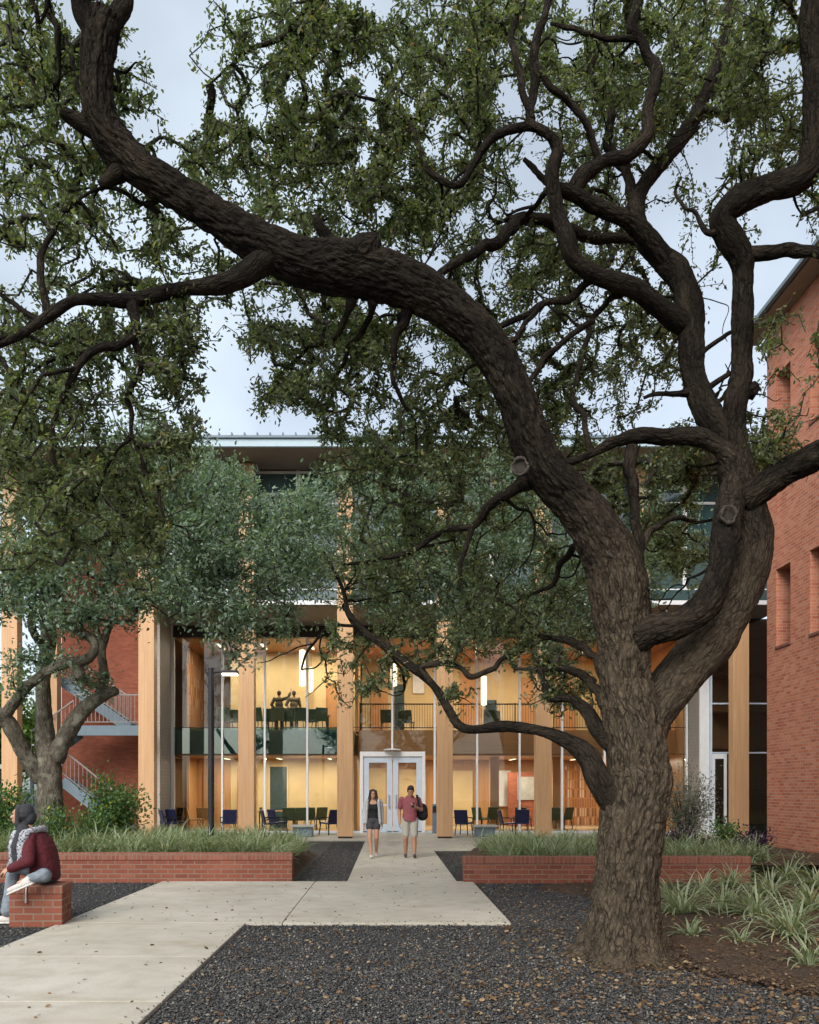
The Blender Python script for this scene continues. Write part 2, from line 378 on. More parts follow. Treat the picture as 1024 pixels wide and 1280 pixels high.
def mk_gravel():
    k = N('dark_gravel'); o = k.obj(); v = k.n('TexVoronoi'); k.put(v.inputs['Vector'], o); v.inputs['Scale'].default_value = 34
    c = k.ramp(k.math('MULTIPLY', v.outputs['Color'], 1.0), (.1, (.028, .031, .036)), (.5, (.06, .066, .074)), (.85, (.095, .10, .105)), (1, (.2, .19, .17)))
    c = k.mix(k.ramp(v.outputs['Distance'], (.3, (0, 0, 0)), (.75, (.8, .8, .8))), c, (.012, .012, .013))
    return k.pr(c, .75, k.bump(k.math('SUBTRACT', 1.0, v.outputs['Distance']), 1, .03), .3)
M['gravel'] = mk_gravel()
def mk_stone():
    k = N('gravel_stone'); a = k.attr('rnd')
    c = k.ramp(a.outputs['Fac'], (0, (.034, .034, .034)), (.55, (.070, .070, .069)), (.88, (.110, .109, .106)), (.93, (.17, .165, .15)), (1, (.30, .27, .22)))
    return k.pr(k.mix(.4, c, k.ramp(k.noise(k.obj(), 60, 3), (.3, (.6, .6, .6)), (.7, (1.1, 1.1, 1.1))), 'MULTIPLY'), .7, None, .35)
M['stone'] = mk_stone()
def mk_mulch():
    k = N('brown_mulch'); o = k.obj(); v = k.n('TexVoronoi'); k.put(v.inputs['Vector'], k.map(o, (1, 1.7, 1))); v.inputs['Scale'].default_value = 30
    c = k.ramp(v.outputs['Color'], (.1, (.045, .030, .020)), (.5, (.085, .055, .035)), (.9, (.15, .10, .065)))
    c = k.mix(k.ramp(k.noise(o, 1.4, 4), (.4, (0, 0, 0)), (.65, (.7, .7, .7))), c, (.06, .05, .042))
    return k.pr(c, .9, k.bump(v.outputs['Distance'], 1, .03), .15)
M['mulch'] = mk_mulch()
def mk_rnd(name, *st, rough=.8):
    k = N(name); return k.pr(k.ramp(k.attr('rnd').outputs['Fac'], *st), rough, None, .2)
M['chip'] = mk_rnd('mulch_chip', (0, (.045, .032, .023)), (.6, (.085, .058, .040)), (1, (.15, .105, .07)))
M['litter'] = mk_rnd('fallen_leaf', (0, (.06, .036, .02)), (.45, (.13, .075, .038)), (.8, (.20, .13, .07)), (.93, (.30, .22, .13)), (1, (.10, .10, .04)))
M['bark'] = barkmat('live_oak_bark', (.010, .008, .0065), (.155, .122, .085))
M['bark_grey'] = barkmat('grey_oak_bark', (.05, .043, .035), (.22, .195, .155), (.27, .265, .21))
M['bark_pale'] = plain('cut_wood', (.055, .046, .038), .95, .45, 34, .9)
M['twig'] = plain('twig_bark', (.035, .029, .024), .9, .3, 20)
M['leaf_big'] = leafmat('oak_leaf', [(0, (.09, .12, .072)), (.5, (.18, .22, .125)), (.85, (.29, .32, .18)), (.97, (.36, .33, .14)), (1, (.33, .21, .085))], .5)
M['leaf_blue'] = leafmat('blue_oak_leaf', [(0, (.11, .165, .125)), (.5, (.19, .27, .205)), (.9, (.30, .385, .30)), (1, (.34, .40, .28))], .4)
M['leaf_far'] = leafmat('far_leaf', [(0, (.07, .13, .03)), (1, (.16, .24, .06))])
M['leaf_shrub'] = leafmat('shrub_leaf', [(0, (.045, .10, .04)), (.7, (.11, .20, .07)), (.955, (.18, .27, .09)), (1, (.5, .42, .03))])
M['leaf_purple'] = leafmat('purple_leaf', [(0, (.03, .012, .035)), (1, (.085, .04, .095))])
M['leaf_grey'] = leafmat('grey_leaf', [(0, (.13, .14, .12)), (1, (.24, .25, .21))])
M['blade'] = leafmat('strap_blade', [(0, (.12, .17, .085)), (.45, (.22, .28, .16)), (.7, (.38, .43, .29)), (.93, (.58, .60, .46)), (1, (.42, .33, .18))], .3)
M['skin'] = plain('skin', (.44, .25, .17), .5, .06, 9, .05)
M['skin_tan'] = plain('warm_skin', (.40, .215, .14), .5, .06, 9, .05)
M['hair'] = plain('dark_hair', (.022, .014, .011), .45, .4, 60, .5)
M['hair_brown'] = plain('brown_hair', (.05, .026, .018), .45, .4, 60, .5)
M['maroon'] = plain('maroon_knit', (.085, .012, .018), .85, .2, 40, .5)
M['hijab'] = plain('dark_grey_cloth', (.035, .036, .042), .85, .15, 30, .3)
def mk_scarf():
    k = N('patterned_scarf'); c = k.n('TexChecker'); k.put(c.inputs[0], k.map(k.obj(), (1, 1, 1))); c.inputs['Scale'].default_value = 46
    n = k.ramp(k.noise(k.obj(), 14, 2), (.42, (0, 0, 0)), (.5, (1, 1, 1)))
    return k.pr(k.mix(n, (.42, .43, .47), k.mix(c.outputs['Fac'], (.40, .41, .45), (.06, .06, .09))), .85, k.bump(k.noise(k.obj(), 60), .4, .005))
M['scarf'] = mk_scarf()
M['denim'] = plain('grey_blue_denim', (.19, .225, .265), .85, .18, 18, .4)
M['denim_light'] = plain('light_denim', (.24, .30, .38), .85, .18, 18, .4)
M['sneaker'] = plain('white_sneaker', (.55, .53, .50), .6, .1, 14)
M['sole'] = plain('shoe_sole', (.62, .60, .56), .7, .1, 20)
M['cardigan'] = plain('pale_grey_knit', (.40, .42, .44), .85, .1, 30, .4)
M['black'] = plain('black_cloth', (.010, .010, .013), .8, .3, 20, .3)
M['shorts_dark'] = plain('dark_shorts', (.05, .05, .058), .85, .2, 20, .3)
M['tee'] = plain('dusty_red_shirt', (.235, .07, .085), .85, .12, 20, .3)
M['shorts_khaki'] = plain('khaki_shorts', (.36, .35, .31), .85, .08, 15, .3)
M['shoe_brown'] = plain('brown_shoe', (.055, .045, .038), .7, .2, 20)
M['olive'] = plain('dark_olive_cloth', (.05, .045, .025), .85, .2, 20, .3)
M['grey_tee'] = plain('grey_brown_cloth', (.13, .10, .065), .85, .2, 20, .3)
M['lamp'] = glow('warm_lamp', (1, .80, .50), 1.5)
M['lamp_cool'] = glow('white_lamp', (1, .93, .8), 4)
M['books'] = brick('bookcase', [(.30, .12, .05), (.12, .06, .04), (.45, .22, .1), (.6, .5, .4), (.25, .1, .06)], (.40, .19, .08), .11, .42, .03, 0)


# ---------------------------------------------------------------- ground
def structure(o): o['kind'] = 'structure'; return o
structure(MB().quad((-400, -60, 0), (400, -60, 0), (400, 700, 0), (-400, 700, 0)).build('ground', M['gravel']))
slab = MB(); T = .035
def sl(x0, x1, y0, y1): slab.box(x0+.005, x1-.005, y0+.005, y1-.005, -.05, T)
for a, b in ((-2, 2.6), (2.6, 4.5), (4.5, 6.1), (6.1, 7.75), (7.75, 9.7)): sl(-3.98, -1.72, a, b)
for a, b in ((-3.98, -1.28), (-1.28, 1.5)): sl(a, b, 9.7, 14.1)
sl(-12, -3.98, 11.95, 11.96) if False else None
for a, b in ((14.1, 17.6), (17.6, 21.4)): sl(-.72, 1.22, a, b)
structure(slab.build('path', M['concrete'], bevel=.008))
pat = MB()
for a, b in ((-.72, 2.2), (2.2, 5.2), (5.2, 8.4)): pat.box(a+.004, b-.004, 21.41, 25.45, -.05, T)
for i in range(8):
    x = -12+3.15*i; pat.box(x+.004, x+3.146, 25.46, 29.78, -.05, T+.01)
structure(pat.build('patio', M['concrete'], bevel=.008))

def hump(name, m, x0, x1, y0, y1, h, nx, ny, edge, noise=.02, curve=None):
    V = []; Q = []
    for j in range(ny+1):
        for i in range(nx+1):
            x = x0+(x1-x0)*i/nx; y = y0+(y1-y0)*j/ny
            if curve: x = max(x, curve(y))
            d = min(x-(curve(y) if curve else x0), x1-x+(edge if x1 > 0 else 0), y-y0+(edge if y0 > 14 else 0), y1-y); f = min(1, max(0, d)/edge); f = f*f*(3-2*f)
            V.append((x, y, -.03+f*(h+.034)))
    V = np.array(V); V[:, 2] += noise*pn(V*np.array([3.1, 3.1, 0]))+noise*.6*pn(V*np.array([9., 9., 0])+7)
    for j in range(ny):
        for i in range(nx):
            a = j*(nx+1)+i; Q.append((a, a+1, a+nx+2, a+nx+1))
    o = link(name, raw_mesh(name, V, np.array(Q), m, True)); return structure(o)
MULCH_EDGE = lambda y: 2.75+.28*math.sin(y*1.3)+.18*math.sin(y*3.1+1)+(.9 if y < 6.5 else 0)*(6.5-y)
hump('mulch_bed', M['mulch'], 2.4, 9.09, 5.6, 13.95, .05, 60, 70, .5, .03, MULCH_EDGE)
hump('raised_bed', M['mulch'], 1.9, 9.09, 14.22, 20.6, .30, 50, 45, .5, .03)

# ---------------------------------------------------------------- the academic building
YC, YG, ZS, ZR = 26.3, 29.9, 7.77, 12.4
bld = thing('academic_building', (1.5, 28, 0), 'three storey glass academic building with tall pale timber columns behind the courtyard', 'building')
GX0, GX1 = -8.06, 11.2
COLX = [-12.45, -11.5, -7.95, -4.66, -1.41, 1.88, 5.13, 8.37, 11.62]
c0 = None
for x in COLX:
    d = YC + (1.2 if x == -11.5 else 0)
    hw = .26 if x != -11.5 else .12
    c = MB().box(x-hw, x+hw, d, d+.38, .10, ZR-.003).build('column', M['glulam'], bld, bevel=.012)
    MB().box(x-hw+.03, x+hw-.03, d+.03, d+.35, .0, .10).build('column_base', M['dark'], c)
# roof with overhang, fascia, dark soffit
rf = MB().box(-13.6, 13.5, 25.12, 46, ZR+.02, ZR+.32).build('roof', M['soffit'], bld)
MB().box(-13.7, 13.6, 25.0, 25.115, ZR-.02, ZR+.22).build('fascia', M['fascia'], rf)
g = MB().box(-13.75, 13.65, 24.93, 25.3, ZR+.225, ZR+.30)
for i in range(68): g.box(-13.7+.4*i, -13.66+.4*i, 24.95, 30, ZR+.322, ZR+.40)
g.build('gutter', M['steel'], rf)
# third storey
up = MB().box(-8.2, 13.4, 26.72, 26.9, ZS+.18, ZS+.55).build('upper_sill_band', M['upglass'], bld)
MB().box(-8.25, 13.45, 26.55, 26.615, ZS+.02, ZS+.16).build('white_edge_trim', M['white'], bld)
MB().box(-8.2, 13.4, 26.62, YG+.1, ZS, ZS+.17).build('soffit', M['soffit'], bld)
MB().box(-8.2, 13.4, 27.3, 45, ZS+.6, ZR-.05).build('upper_wall', M['carpet'], bld)
UX = [-8.2, -6.3, -4.66, -3.03, -1.41, .23, 1.88, 3.5, 5.13, 6.75, 8.37, 10, 11.62, 13.4]
for a, b in zip(UX[:-1], UX[1:]):
    fr = MB()
    for x in (a, b-.07): fr.box(x+.003, x+.067, 26.92, 27.06, ZS+.56, ZR-.01)
    for z in (ZS+.56, ZS+1.75, ZR-1.15, ZR-.11): fr.box(a+.068, b-.071, 26.93, 27.05, z, z+.08)
    w = fr.build('window', M['white'], bld)
    MB().box(a+.06, b-.06, 26.97, 27.0, ZS+.57, ZR-.02).build('pane', M['upglass'], w)
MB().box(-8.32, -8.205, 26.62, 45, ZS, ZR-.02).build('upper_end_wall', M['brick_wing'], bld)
# ground and second storey: recessed glass front
MB().box(GX0, GX1, YG-.06, YG+.2, 7.33, ZS-.002).build('ceiling_beam', M['beam'], bld)
fm = MB().box(GX0-.05, GX1+.05, YG-.10, YG+.10, .0, .10).build('glass_plinth', M['alu'], bld)
MX = [GX0+.05]+[-6.18+1.585*i for i in range(11)]+[GX1-.05]
DOOR = (-.92, 1.27, 2.96)
for x in MX:
    z0 = .1 if not (DOOR[0] < x < DOOR[1]) else DOOR[2]+.11
    MB().box(x-.035, x+.035, YG-.09, YG+.06, z0, 7.33).build('mullion', M['white'], bld)
for a, b in zip(MX[:-1], MX[1:]):
    lo, hi = a+.036, b-.036
    left = b < -1.3
    if left or a > 1.3 or True:
        z0 = .1
        if lo < DOOR[1] and hi > DOOR[0]: z0 = DOOR[2]+.1
        if z0 < 1: pass
        MB().box(lo, hi, YG-.012, YG+.004, max(z0, .1), 2.92 if z0 < 1 else 3.1).build('pane', M['glass'], bld) if z0 < 1 else None
        MB().box(lo, hi, YG-.012, YG+.004, 3.98, 7.32).build('pane', M['glass'], bld)
        MB().box(lo, hi, YG-.014, YG+.006, 2.985, 3.955).build('spandrel', M['tealglass'] if left else M['glass'], bld)
        MB().box(lo, hi, YG-.04, YG+.03, 3.957, 3.978).build('transom', M['dark'], bld)
        MB().box(lo, hi, YG-.04, YG+.03, 2.96, 2.983).build('transom', M['dark'], bld) if not (lo < DOOR[1]-.1 and hi > DOOR[0]+.1) else None
# side strips beside the door
for a, b in ((-1.36, DOOR[0]-.13), (DOOR[1]+.13, 1.69)):
    MB().box(a, b, YG-.012, YG+.004, .1, 2.95).build('pane', M['glass'], bld)
# double door: pale blue metal frame, two leaves
fr = MB()
fr.box(DOOR[0]-.12, DOOR[0], YG-.16, YG+.08, .02, DOOR[2]+.1); fr.box(DOOR[1], DOOR[1]+.12, YG-.16, YG+.08, .02, DOOR[2]+.1)
fr.box(DOOR[0]-.002, DOOR[1]+.002, YG-.158, YG+.078, DOOR[2]-.08, DOOR[2]+.098)
fr.build('door_frame', M['white'], bld, bevel=.01)
mid = (DOOR[0]+DOOR[1])/2
for s, (a, b) in ((1, (DOOR[0]+.012, mid-.012)), (-1, (mid+.012, DOOR[1]-.012))):
    d = MB(); y0, y1 = YG-.10, YG-.04; zt = DOOR[2]-.09
    d.box(a, a+.20, y0, y1, .06, zt).box(b-.20, b, y0, y1, .06, zt).box(a+.201, b-.201, y0+.002, y1-.002, .06, .36).box(a+.201, b-.201, y0+.002, y1-.002, zt-.22, zt)
    door = d.build('door', M['alu'], bld, bevel=.006)
    MB().box(a+.2, b-.2, y0+.025, y0+.037, .36, zt-.22).build('pane', M['glass'], door)
    hx = (b-.12) if s == 1 else (a+.12)
    MB().tube([(hx, y0-.01, .95), (hx, y0-.07, .98), (hx, y0-.07, 1.42), (hx, y0-.01, 1.45)], .014, 8).build('handle', M['rail'], door)
    MB().box(a+.201, b-.201, y0-.03, y0-.004, 1.05, 1.10).build('push_bar', M['white'], door)
MB().lathe((.16, YG-.2, DOOR[2]+.02), [(.02, .13), (.30, .115), (.33, .14), (.30, .165), (.05, .2)], 20).build('door_canopy_light', M['white'], bld)
# siding return walls and side glass
lw = MB().box(GX0-.28, GX0-.02, 28.35, YG-.13, .0, ZS-.003).build('siding_wall', M['siding'], bld)
MB().box(GX0-.02, GX0+.045, YG-.128, YG-.062, .1, ZS-.004).build('corner_post', M['white'], bld)
MB().box(GX1+.02, GX1+.30, 28.75, 31.6, .0, ZS-.003).build('siding_wall', M['siding'], bld)
MB().box(GX1-.02, GX1+.32, 28.67, 28.745, .0, ZS-.004).build('corner_post', M['white'], bld)
# glass link at the right, with a narrow door
MB().box(11.53, 12.75, 28.62, 28.64, 3.0, ZS-.01).build('pane', M['glass'], bld)
MB().box(12.82, 15.5, 28.62, 28.64, .05, ZS-.01).build('pane', M['tealglass'], bld)
k = MB()
for x in (11.53, 12.75, 14.2): k.box(x, x+.06, 28.58, 28.68, .05, ZS-.006)
for z in (2.94, 4.7): k.box(11.592, 15.4, 28.59, 28.67, z, z+.05)
k.build('link_frame', M['alu'], bld)
d2 = MB().box(11.60, 11.70, 28.6, 28.65, .06, 2.93).box(12.02, 12.12, 28.6, 28.65, .06, 2.93).box(11.702, 12.018, 28.602, 28.648, .06, .3).box(11.702, 12.018, 28.602, 28.648, 2.75, 2.93).build('door', M['white'], bld)
MB().box(11.70, 12.02, 28.62, 28.632, .3, 2.75).build('pane', M['tealglass'], d2)
li = MB().box(11.5, 15.6, 31.5, 31.62, 0, ZS-.005).box(15.5, 15.62, 28.7, 31.45, 0, ZS-.006)
MB().box(11.5, 15.62, 28.7, 31.49, ZS-.14, ZS-.007).build('link_ceiling', M['ceilwood'], bld)
li.build('link_wall', M['panel'], bld)
for z in (1.6, 3.2, 4.6, 6.0): MB().box(12.7, 15.4, 30.4, 31.4, z, z+.06).build('shelf', M['ceilwood'], bld)
# interior shells
MB().box(GX0+.1, 11.1, YG+.11, 37.8, -.04, .05).build('floor', M['floor_in'], bld)
MB().box(GX0-.04, 11.15, YG+.22, 37.8, 7.36, 7.5).build('ceiling', M['ceilwood'], bld)
# left rooms, lower and upper
MB().box(GX0+.1, -1.3, YG+.25, 33.3, 3.02, 3.9).build('upper_floor_slab', M['concrete_block'], bld)
MB().box(GX0+.1, -1.3, YG+.22, 33.3, 2.93, 3.018).build('lower_ceiling', M['ceilwood'], bld)
MB().box(-6.55, -1.15, 33.31, 33.45, .05, 2.93).build('yellow_wall', M['yellow'], bld)
MB().box(-6.55, -1.15, 33.31, 33.45, 3.905, 7.355).build('yellow_wall', M['yellow'], bld)
MB().box(-8.0, -6.56, 33.32, 33.46, .05, 2.93).build('wood_wall', M['panel'], bld)
MB().box(GX0+.04, GX0+.12, 31.9, 33.3, .05, 2.925).build('wood_wall', M['panel'], bld)
MB().box(GX0+.02, GX0+.10, 31.9, 35.8, 3.905, 7.35).build('bookcase_wall', M['books'], bld)
MB().box(GX0+.0, GX0+.03, YG+.11, 31.89, .1, 7.33).build('side_pane', M['tealglass'], bld)
MB().box(GX0+.0, GX0+.08, 31.82, 31.89, .1, 7.33).build('side_mullion', M['panel'], bld)
MB().box(-1.29, -1.16, YG+.3, 33.305, .05, 2.925).build('partition', M['panel'], bld)
MB().box(-1.29, -1.16, 31.2, 33.305, 3.905, 7.35).build('partition', M['panel'], bld)
def door_in(x0, x1, y, z0, z1, m, fm):
    MB().box(x0, x1, y-.05, y-.003, z0, z1).build('interior_door', M[m], bld)
    MB().box(x0-.07, x0-.002, y-.07, y-.003, z0, z1+.07).box(x1+.002, x1+.07, y-.07, y-.003, z0, z1+.07).box(x0-.001, x1+.001, y-.07, y-.003, z1+.001, z1+.07).build('interior_door_frame', M[fm], bld)
door_in(-2.5, -1.6, 33.31, 3.91, 6.0, 'panel', 'ceilwood')
door_in(-4.9, -4.2, 33.31, .05, 2.6, 'carpet', 'yellow')
door_in(-7.6, -7.15, 33.31, .05, 2.3, 'tan_seat', 'ceilwood')
door_in(-6.2, -5.55, 33.31, .05, 2.45, 'panel', 'ceilwood')
# right: two storey lobby with a wood fronted gallery
MB().box(-1.15, 11.1, 31.0, 36, 2.97, 3.9).build('gallery_floor', M['panel'], bld)
MB().box(-1.14, 11.1, 30.9, 30.995, 2.95, 3.95).build('gallery_front', M['ceilwood'], bld)
MB().box(-1.15, 11.1, 36.01, 36.15, .05, 2.96).build('wood_wall', M['panel'], bld)
MB().box(-1.15, 11.1, 35.4, 35.55, 3.905, 7.355).build('yellow_wall', M['yellow'], bld)
for x0, x1, y, z0, z1, m in ((-.75, .0, 35.38, 3.91, 6.9, 'panel'), (.28, .72, 35.38, 3.91, 6.3, 'carpet'), (3.2, 4.1, 35.38, 3.91, 6.8, 'panel'), (5.9, 6.5, 35.38, 3.91, 6.6, 'panel'), (4.3, 4.8, 35.37, 3.91, 5.6, 'carpet'),
                             (7.4, 8.3, 35.38, 3.91, 6.8, 'panel'), (1.1, 1.6, 35.38, 5.9, 6.9, 'white'),
                             (2.6, 3.8, 35.9, .06, 2.5, 'yellow'), (-.95, -.1, 35.9, .06, 2.6, 'yellow'), (.5, 1.7, 35.9, .06, 2.55, 'yellow'), (4.9, 5.5, 35.9, .9, 2.5, 'white'), (5.9, 7.2, 35.9, .06, 2.4, 'yellow'), (7.8, 9.8, 35.9, .06, 2.7, 'books')):
    MB().box(x0, x1, y-.06, y, z0, z1).build('wall_panel', M[m], bld)
for x in (4.35, 6.9, 9.2): MB().box(x-.18, x+.18, 32.6, 33.0, .05, 2.96).build('interior_column', M['panel'], bld)
MB().box(5.2, 7.6, 34.6, 34.75, .06, 2.4).build('wall_panel', M['brick_wing'], bld)
MB().box(5.6, 6.6, 34.55, 34.6, 1.2, 2.2).build('wall_panel', M['concrete_block'], bld)
r = MB().box(-1.1, 11.0, 30.93, 30.97, 4.93, 4.98).box(-1.1, 11.0, 30.935, 30.965, 4.02, 4.05)
for i in range(122): r.box(-1.08+.1*i, -1.066+.1*i, 30.94, 30.955, 4.051, 4.929)
for i in range(9): r.box(-1.1+1.5*i, -1.06+1.5*i, 30.925, 30.975, 3.951, 5.0)
r.build('gallery_railing', M['dark'], bld)
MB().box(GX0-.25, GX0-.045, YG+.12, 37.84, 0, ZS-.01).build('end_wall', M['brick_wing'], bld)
MB().box(11.1, 11.19, YG+.2, 37.8, .05, 7.33).build('end_wall', M['panel'], bld)
MB().box(GX0-.1, 11.3, 37.85, 38, .0, 7.7).build('rear_wall', M['panel'], bld)
# brick wing with the outdoor stair
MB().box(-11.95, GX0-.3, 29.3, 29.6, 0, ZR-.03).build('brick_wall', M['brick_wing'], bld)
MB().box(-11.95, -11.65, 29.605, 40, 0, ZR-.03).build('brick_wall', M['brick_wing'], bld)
st = MB(); YS0, YS1 = 27.35, 28.75
ZL = 3.62
st.box(-10.9, GX0-.3, YS0+.1, YS1, ZL, ZL+.10)
st.build('stair_landing', M['concrete_block'], bld)
def flight(a, b, y0, y1, label=None):                # stringers and treads from a=(x,z) up to b
    (xa, za), (xb, zb) = a, b; n = max(4, int(abs(zb-za)/.17)); sb = MB()
    for y in (y0, y1): sb.bar((xa, y, za), (xb, y, zb), .07, .34)
    f = sb.build('stair_stringer', M['steel'], bld)
    tb = MB()
    for i in range(n):
        t = (i+.5)/n; x = xa+(xb-xa)*t; z = za+(zb-za)*t; w = abs(xb-xa)/n
        tb.box(x-w*.55, x+w*.55, y0+.04, y1-.04, z+.05, z+.10)
    tb.build('stair_treads', M['concrete_block'], bld)
    rb = MB(); rb.bar((xa, y0, za+1.1), (xb, y0, zb+1.1), .05, .05); rb.bar((xa, y0, za+.28), (xb, y0, zb+.28), .03, .03)
    m = int(abs(xb-xa)/.14)
    for i in range(m+1): t = i/m; x = xa+(xb-xa)*t; z = za+(zb-za)*t; rb.box(x-.009, x+.009, y0-.009, y0+.009, z+.27, z+1.1)
    rb.build('stair_railing', M['rail'], bld)
MB().box(-10.75, GX0-.3, YS0, YS0+.09, ZL-.12, ZL+.22).build('landing_edge', M['steel'], bld)
rb = MB().box(-10.75, GX0-.31, YS0+.02, YS0+.07, ZL+1.25, ZL+1.30).box(-10.75, GX0-.31, YS0+.03, YS0+.06, ZL+.33, ZL+.36)
for i in range(18): rb.box(-10.7+.135*i, -10.68+.135*i, YS0+.035, YS0+.055, ZL+.361, ZL+1.25)
rb.build('landing_railing', M['rail'], bld)
flight((-9.0, .1), (-11.3, 1.95), 27.75, 28.4)
flight((-12.2, 2.55), (-10.76, ZL-.02), YS0+.04, 28.0)
flight((-9.1, ZL+.2), (-11.6, 5.55), 28.1, 28.85)
MB().box(-13.2, -12.2, 26.9, 28.6, 2.35, 2.5).build('stair_landing', M['concrete_block'], bld)
for x in (-13.1, -12.3): MB().box(x-.05, x+.05, 27.6, 27.7, 0, 2.345).build('stair_post', M['steel'], bld)

# ---------------------------------------------------------------- interior light
def lamp_area(loc, sx, sy, e, col=(1, .84, .64)):
    l = bpy.data.lights.new('ceiling_light_glow', 'AREA'); l.shape = 'RECTANGLE'; l.size = sx; l.size_y = sy; l.energy = e; l.color = col
    o = bpy.data.objects.new('ceiling_light_glow', l); COL.objects.link(o); o.location = loc; return o
def ceil_light(x, y, z, L, e, alongy=True, label='', group=None):
    dx, dy = (.06, L/2) if alongy else (L/2, .06)
    t = thing('ceiling_light', (x, y, z), label, 'ceiling light', group)
    MB().box(x-dx, x+dx, y-dy, y+dy, z-.06, z-.001).build('housing', M['white'], t)
    MB().box(x-dx+.012, x+dx-.012, y-dy+.012, y+dy-.012, z-.075, z-.0605).build('diffuser', M['lamp'], t)
    l = lamp_area((x, y, z-.085), 2*dx, 2*dy, e); l.parent = None
LB = {'u': 'short linear ceiling light glowing under the wooden ceiling of the upstairs room', 'g': 'short linear ceiling light glowing in the ground floor room left of the door',
      'l': 'linear ceiling light glowing under the gallery right of the door', 'h': 'linear ceiling light glowing above the upper gallery'}
for x in (-6.6, -4.9, -3.0, -1.9): ceil_light(x, 31.6, 7.36, 1.2, 46, True, LB['u'], 'ceiling lights upstairs on the left')
for x in (-6.4, -4.3, -2.3): ceil_light(x, 31.7, 2.93, 1.2, 44, True, LB['g'], 'ceiling lights in the ground floor room')
for x in (0, 2.6, 5.2, 7.8, 10): ceil_light(x, 33.4, 2.968, 1.4, 62, True, LB['l'], 'ceiling lights under the gallery')
for x in (.2, 2.8, 5.4, 8.0): ceil_light(x, 32.6, 7.36, 1.4, 65, True, LB['h'], 'ceiling lights above the gallery')
def pendant(px, y0, y1, Y, w, label):
    a, b = P(px, y0, Y), P(px, y1, Y)
    t = thing('pendant_lamp', (a.x, Y, b.z), label, 'pendant lamp', 'long glowing pendant lamps')
    MB().tube([(a.x, Y, 7.355), (a.x, Y, a.z)], .006, 6).build('cord', M['dark'], t)
    MB().lathe((a.x, Y, 0), [(w*.3, b.z), (w, b.z+.03), (w*1.04, (a.z+b.z)/2), (w, a.z-.03), (w*.3, a.z)], 16).build('lamp_shade', M['lamp'], t)
pendant(378, 812, 858, 31.2, .12, 'long cylindrical pendant lamp in the second bay left of the entrance, larger of the two')
pendant(389, 834, 866, 32.6, .09, 'shorter pendant lamp just right of the long one in the upstairs room')
pendant(492.5, 815, 858, 30.5, .12, 'long cylindrical pendant lamp hanging above the entrance doors')
pendant(605, 845, 882, 30.5, .11, 'long cylindrical pendant lamp in the first bay right of the entrance')

# ---------------------------------------------------------------- furniture
def chair_mesh(root, seat, frame, arms=True):
    s = MB().obox((0, 0, .42), (.5, .5, .05), Matrix.Rotation(-.08, 3, 'Y')); s.build('seat', M[seat], root, bevel=.02)
    MB().obox((-.27, 0, .66), (.045, .5, .48), Matrix.Rotation(-.22, 3, 'Y')).build('backrest', M[seat], root, bevel=.02)
    for sx in (-1, 1):
        for sy in (-1, 1):
            MB().bar((sx*.2, sy*.2, .41), (sx*.25, sy*.24, 0), .028, .028).build('leg', M[frame], root)
    if arms:
        for sy in (-1, 1): MB().bar((-.28, sy*.27, .63), (.2, sy*.27, .60), .05, .03).bar((.18, sy*.27, .6), (.2, sy*.25, .40), .03, .03).build('armrest', M[frame], root)
def mk_chair(seat, frame, arms=True):
    r = thing('chair', (0, 0, 0), 'chair', 'chair'); chair_mesh(r, seat, frame, arms); return r
nav = None
for i, (px, Y, rz, lab) in enumerate([
        (212, 28.2, .5, 'navy lounge chair nearest the grey siding wall at the left of the patio'), (221, 28.9, 1.0, 'navy lounge chair second from the grey siding wall, tucked behind another'),
        (286, 28.5, 1.9, 'navy lounge chair seen from the back between the lamp post and the next timber column'), (339, 28.0, .3, 'navy lounge chair just right of the second timber column, side on'),
        (348, 28.8, .7, 'navy lounge chair partly behind another, left of the concrete block table'), (411, 28.3, 2.4, 'navy lounge chair just left of the timber column beside the entrance'),
        (580, 28.2, 1.1, 'navy lounge chair just right of the timber column beside the entrance'), (635, 27.9, .1, 'navy lounge chair right of the low block table, side on'),
        (652, 28.6, 1.5, 'navy lounge chair against the timber column right of the block table')]):
    loc = (P(px, 0, Y).x, Y, .046)
    if nav is None: nav = mk_chair('navy', 'dark'); nav.location = loc; nav.rotation_euler = (0, 0, rz); o = nav; o['label'] = lab; ORG[o.name] = Vector(loc)
    else: o = tree_copy(nav, loc, rz, lab)
    o.name = 'lounge_chair'; o['group'] = 'navy lounge chairs on the patio'
for px, lab in ((379, 'low cast concrete block table left of the entrance'), (606, 'low cast concrete block table right of the entrance')):
    x = P(px, 0, 27.3).x
    t = thing('block_table', (x, 27.3, .046), lab, 'table', 'concrete block tables')
    MB().prism([(x-.33, 27.05), (x+.33, 27.05), (x+.33, 27.6), (x-.33, 27.6)], .046, .37).build('base', M['steel'], t, bevel=.02)
    MB().box(x-.42, x+.42, 26.98, 27.68, .372, .44).build('tabletop', M['concrete_block'], t, bevel=.015)
def set_chairs(spots, seat, frame, z, group, labs):
    first = None
    for i, (px, Y, rz) in enumerate(spots):
        loc = (P(px, 0, Y).x, Y, z)
        if first is None: first = mk_chair(seat, frame, False); first.location = loc; first.rotation_euler = (0, 0, rz); o = first; ORG[o.name] = Vector(loc)
        else: o = tree_copy(first, loc, rz)
        o['label'] = labs; o['group'] = group
set_chairs([(282, 31, 1.5), (292, 31.8, 2), (325, 31, 1.2), (337, 31.4, 1.7), (349, 30.9, 1.5), (362, 31.2, 1.4), (374, 31.0, 1.9), (390, 31.6, 1.5), (399, 31, 2)], 'green_seat', 'dark', 3.905, 'dark green chairs upstairs',
           'dark green chair in the glazed upstairs room left of the entrance')
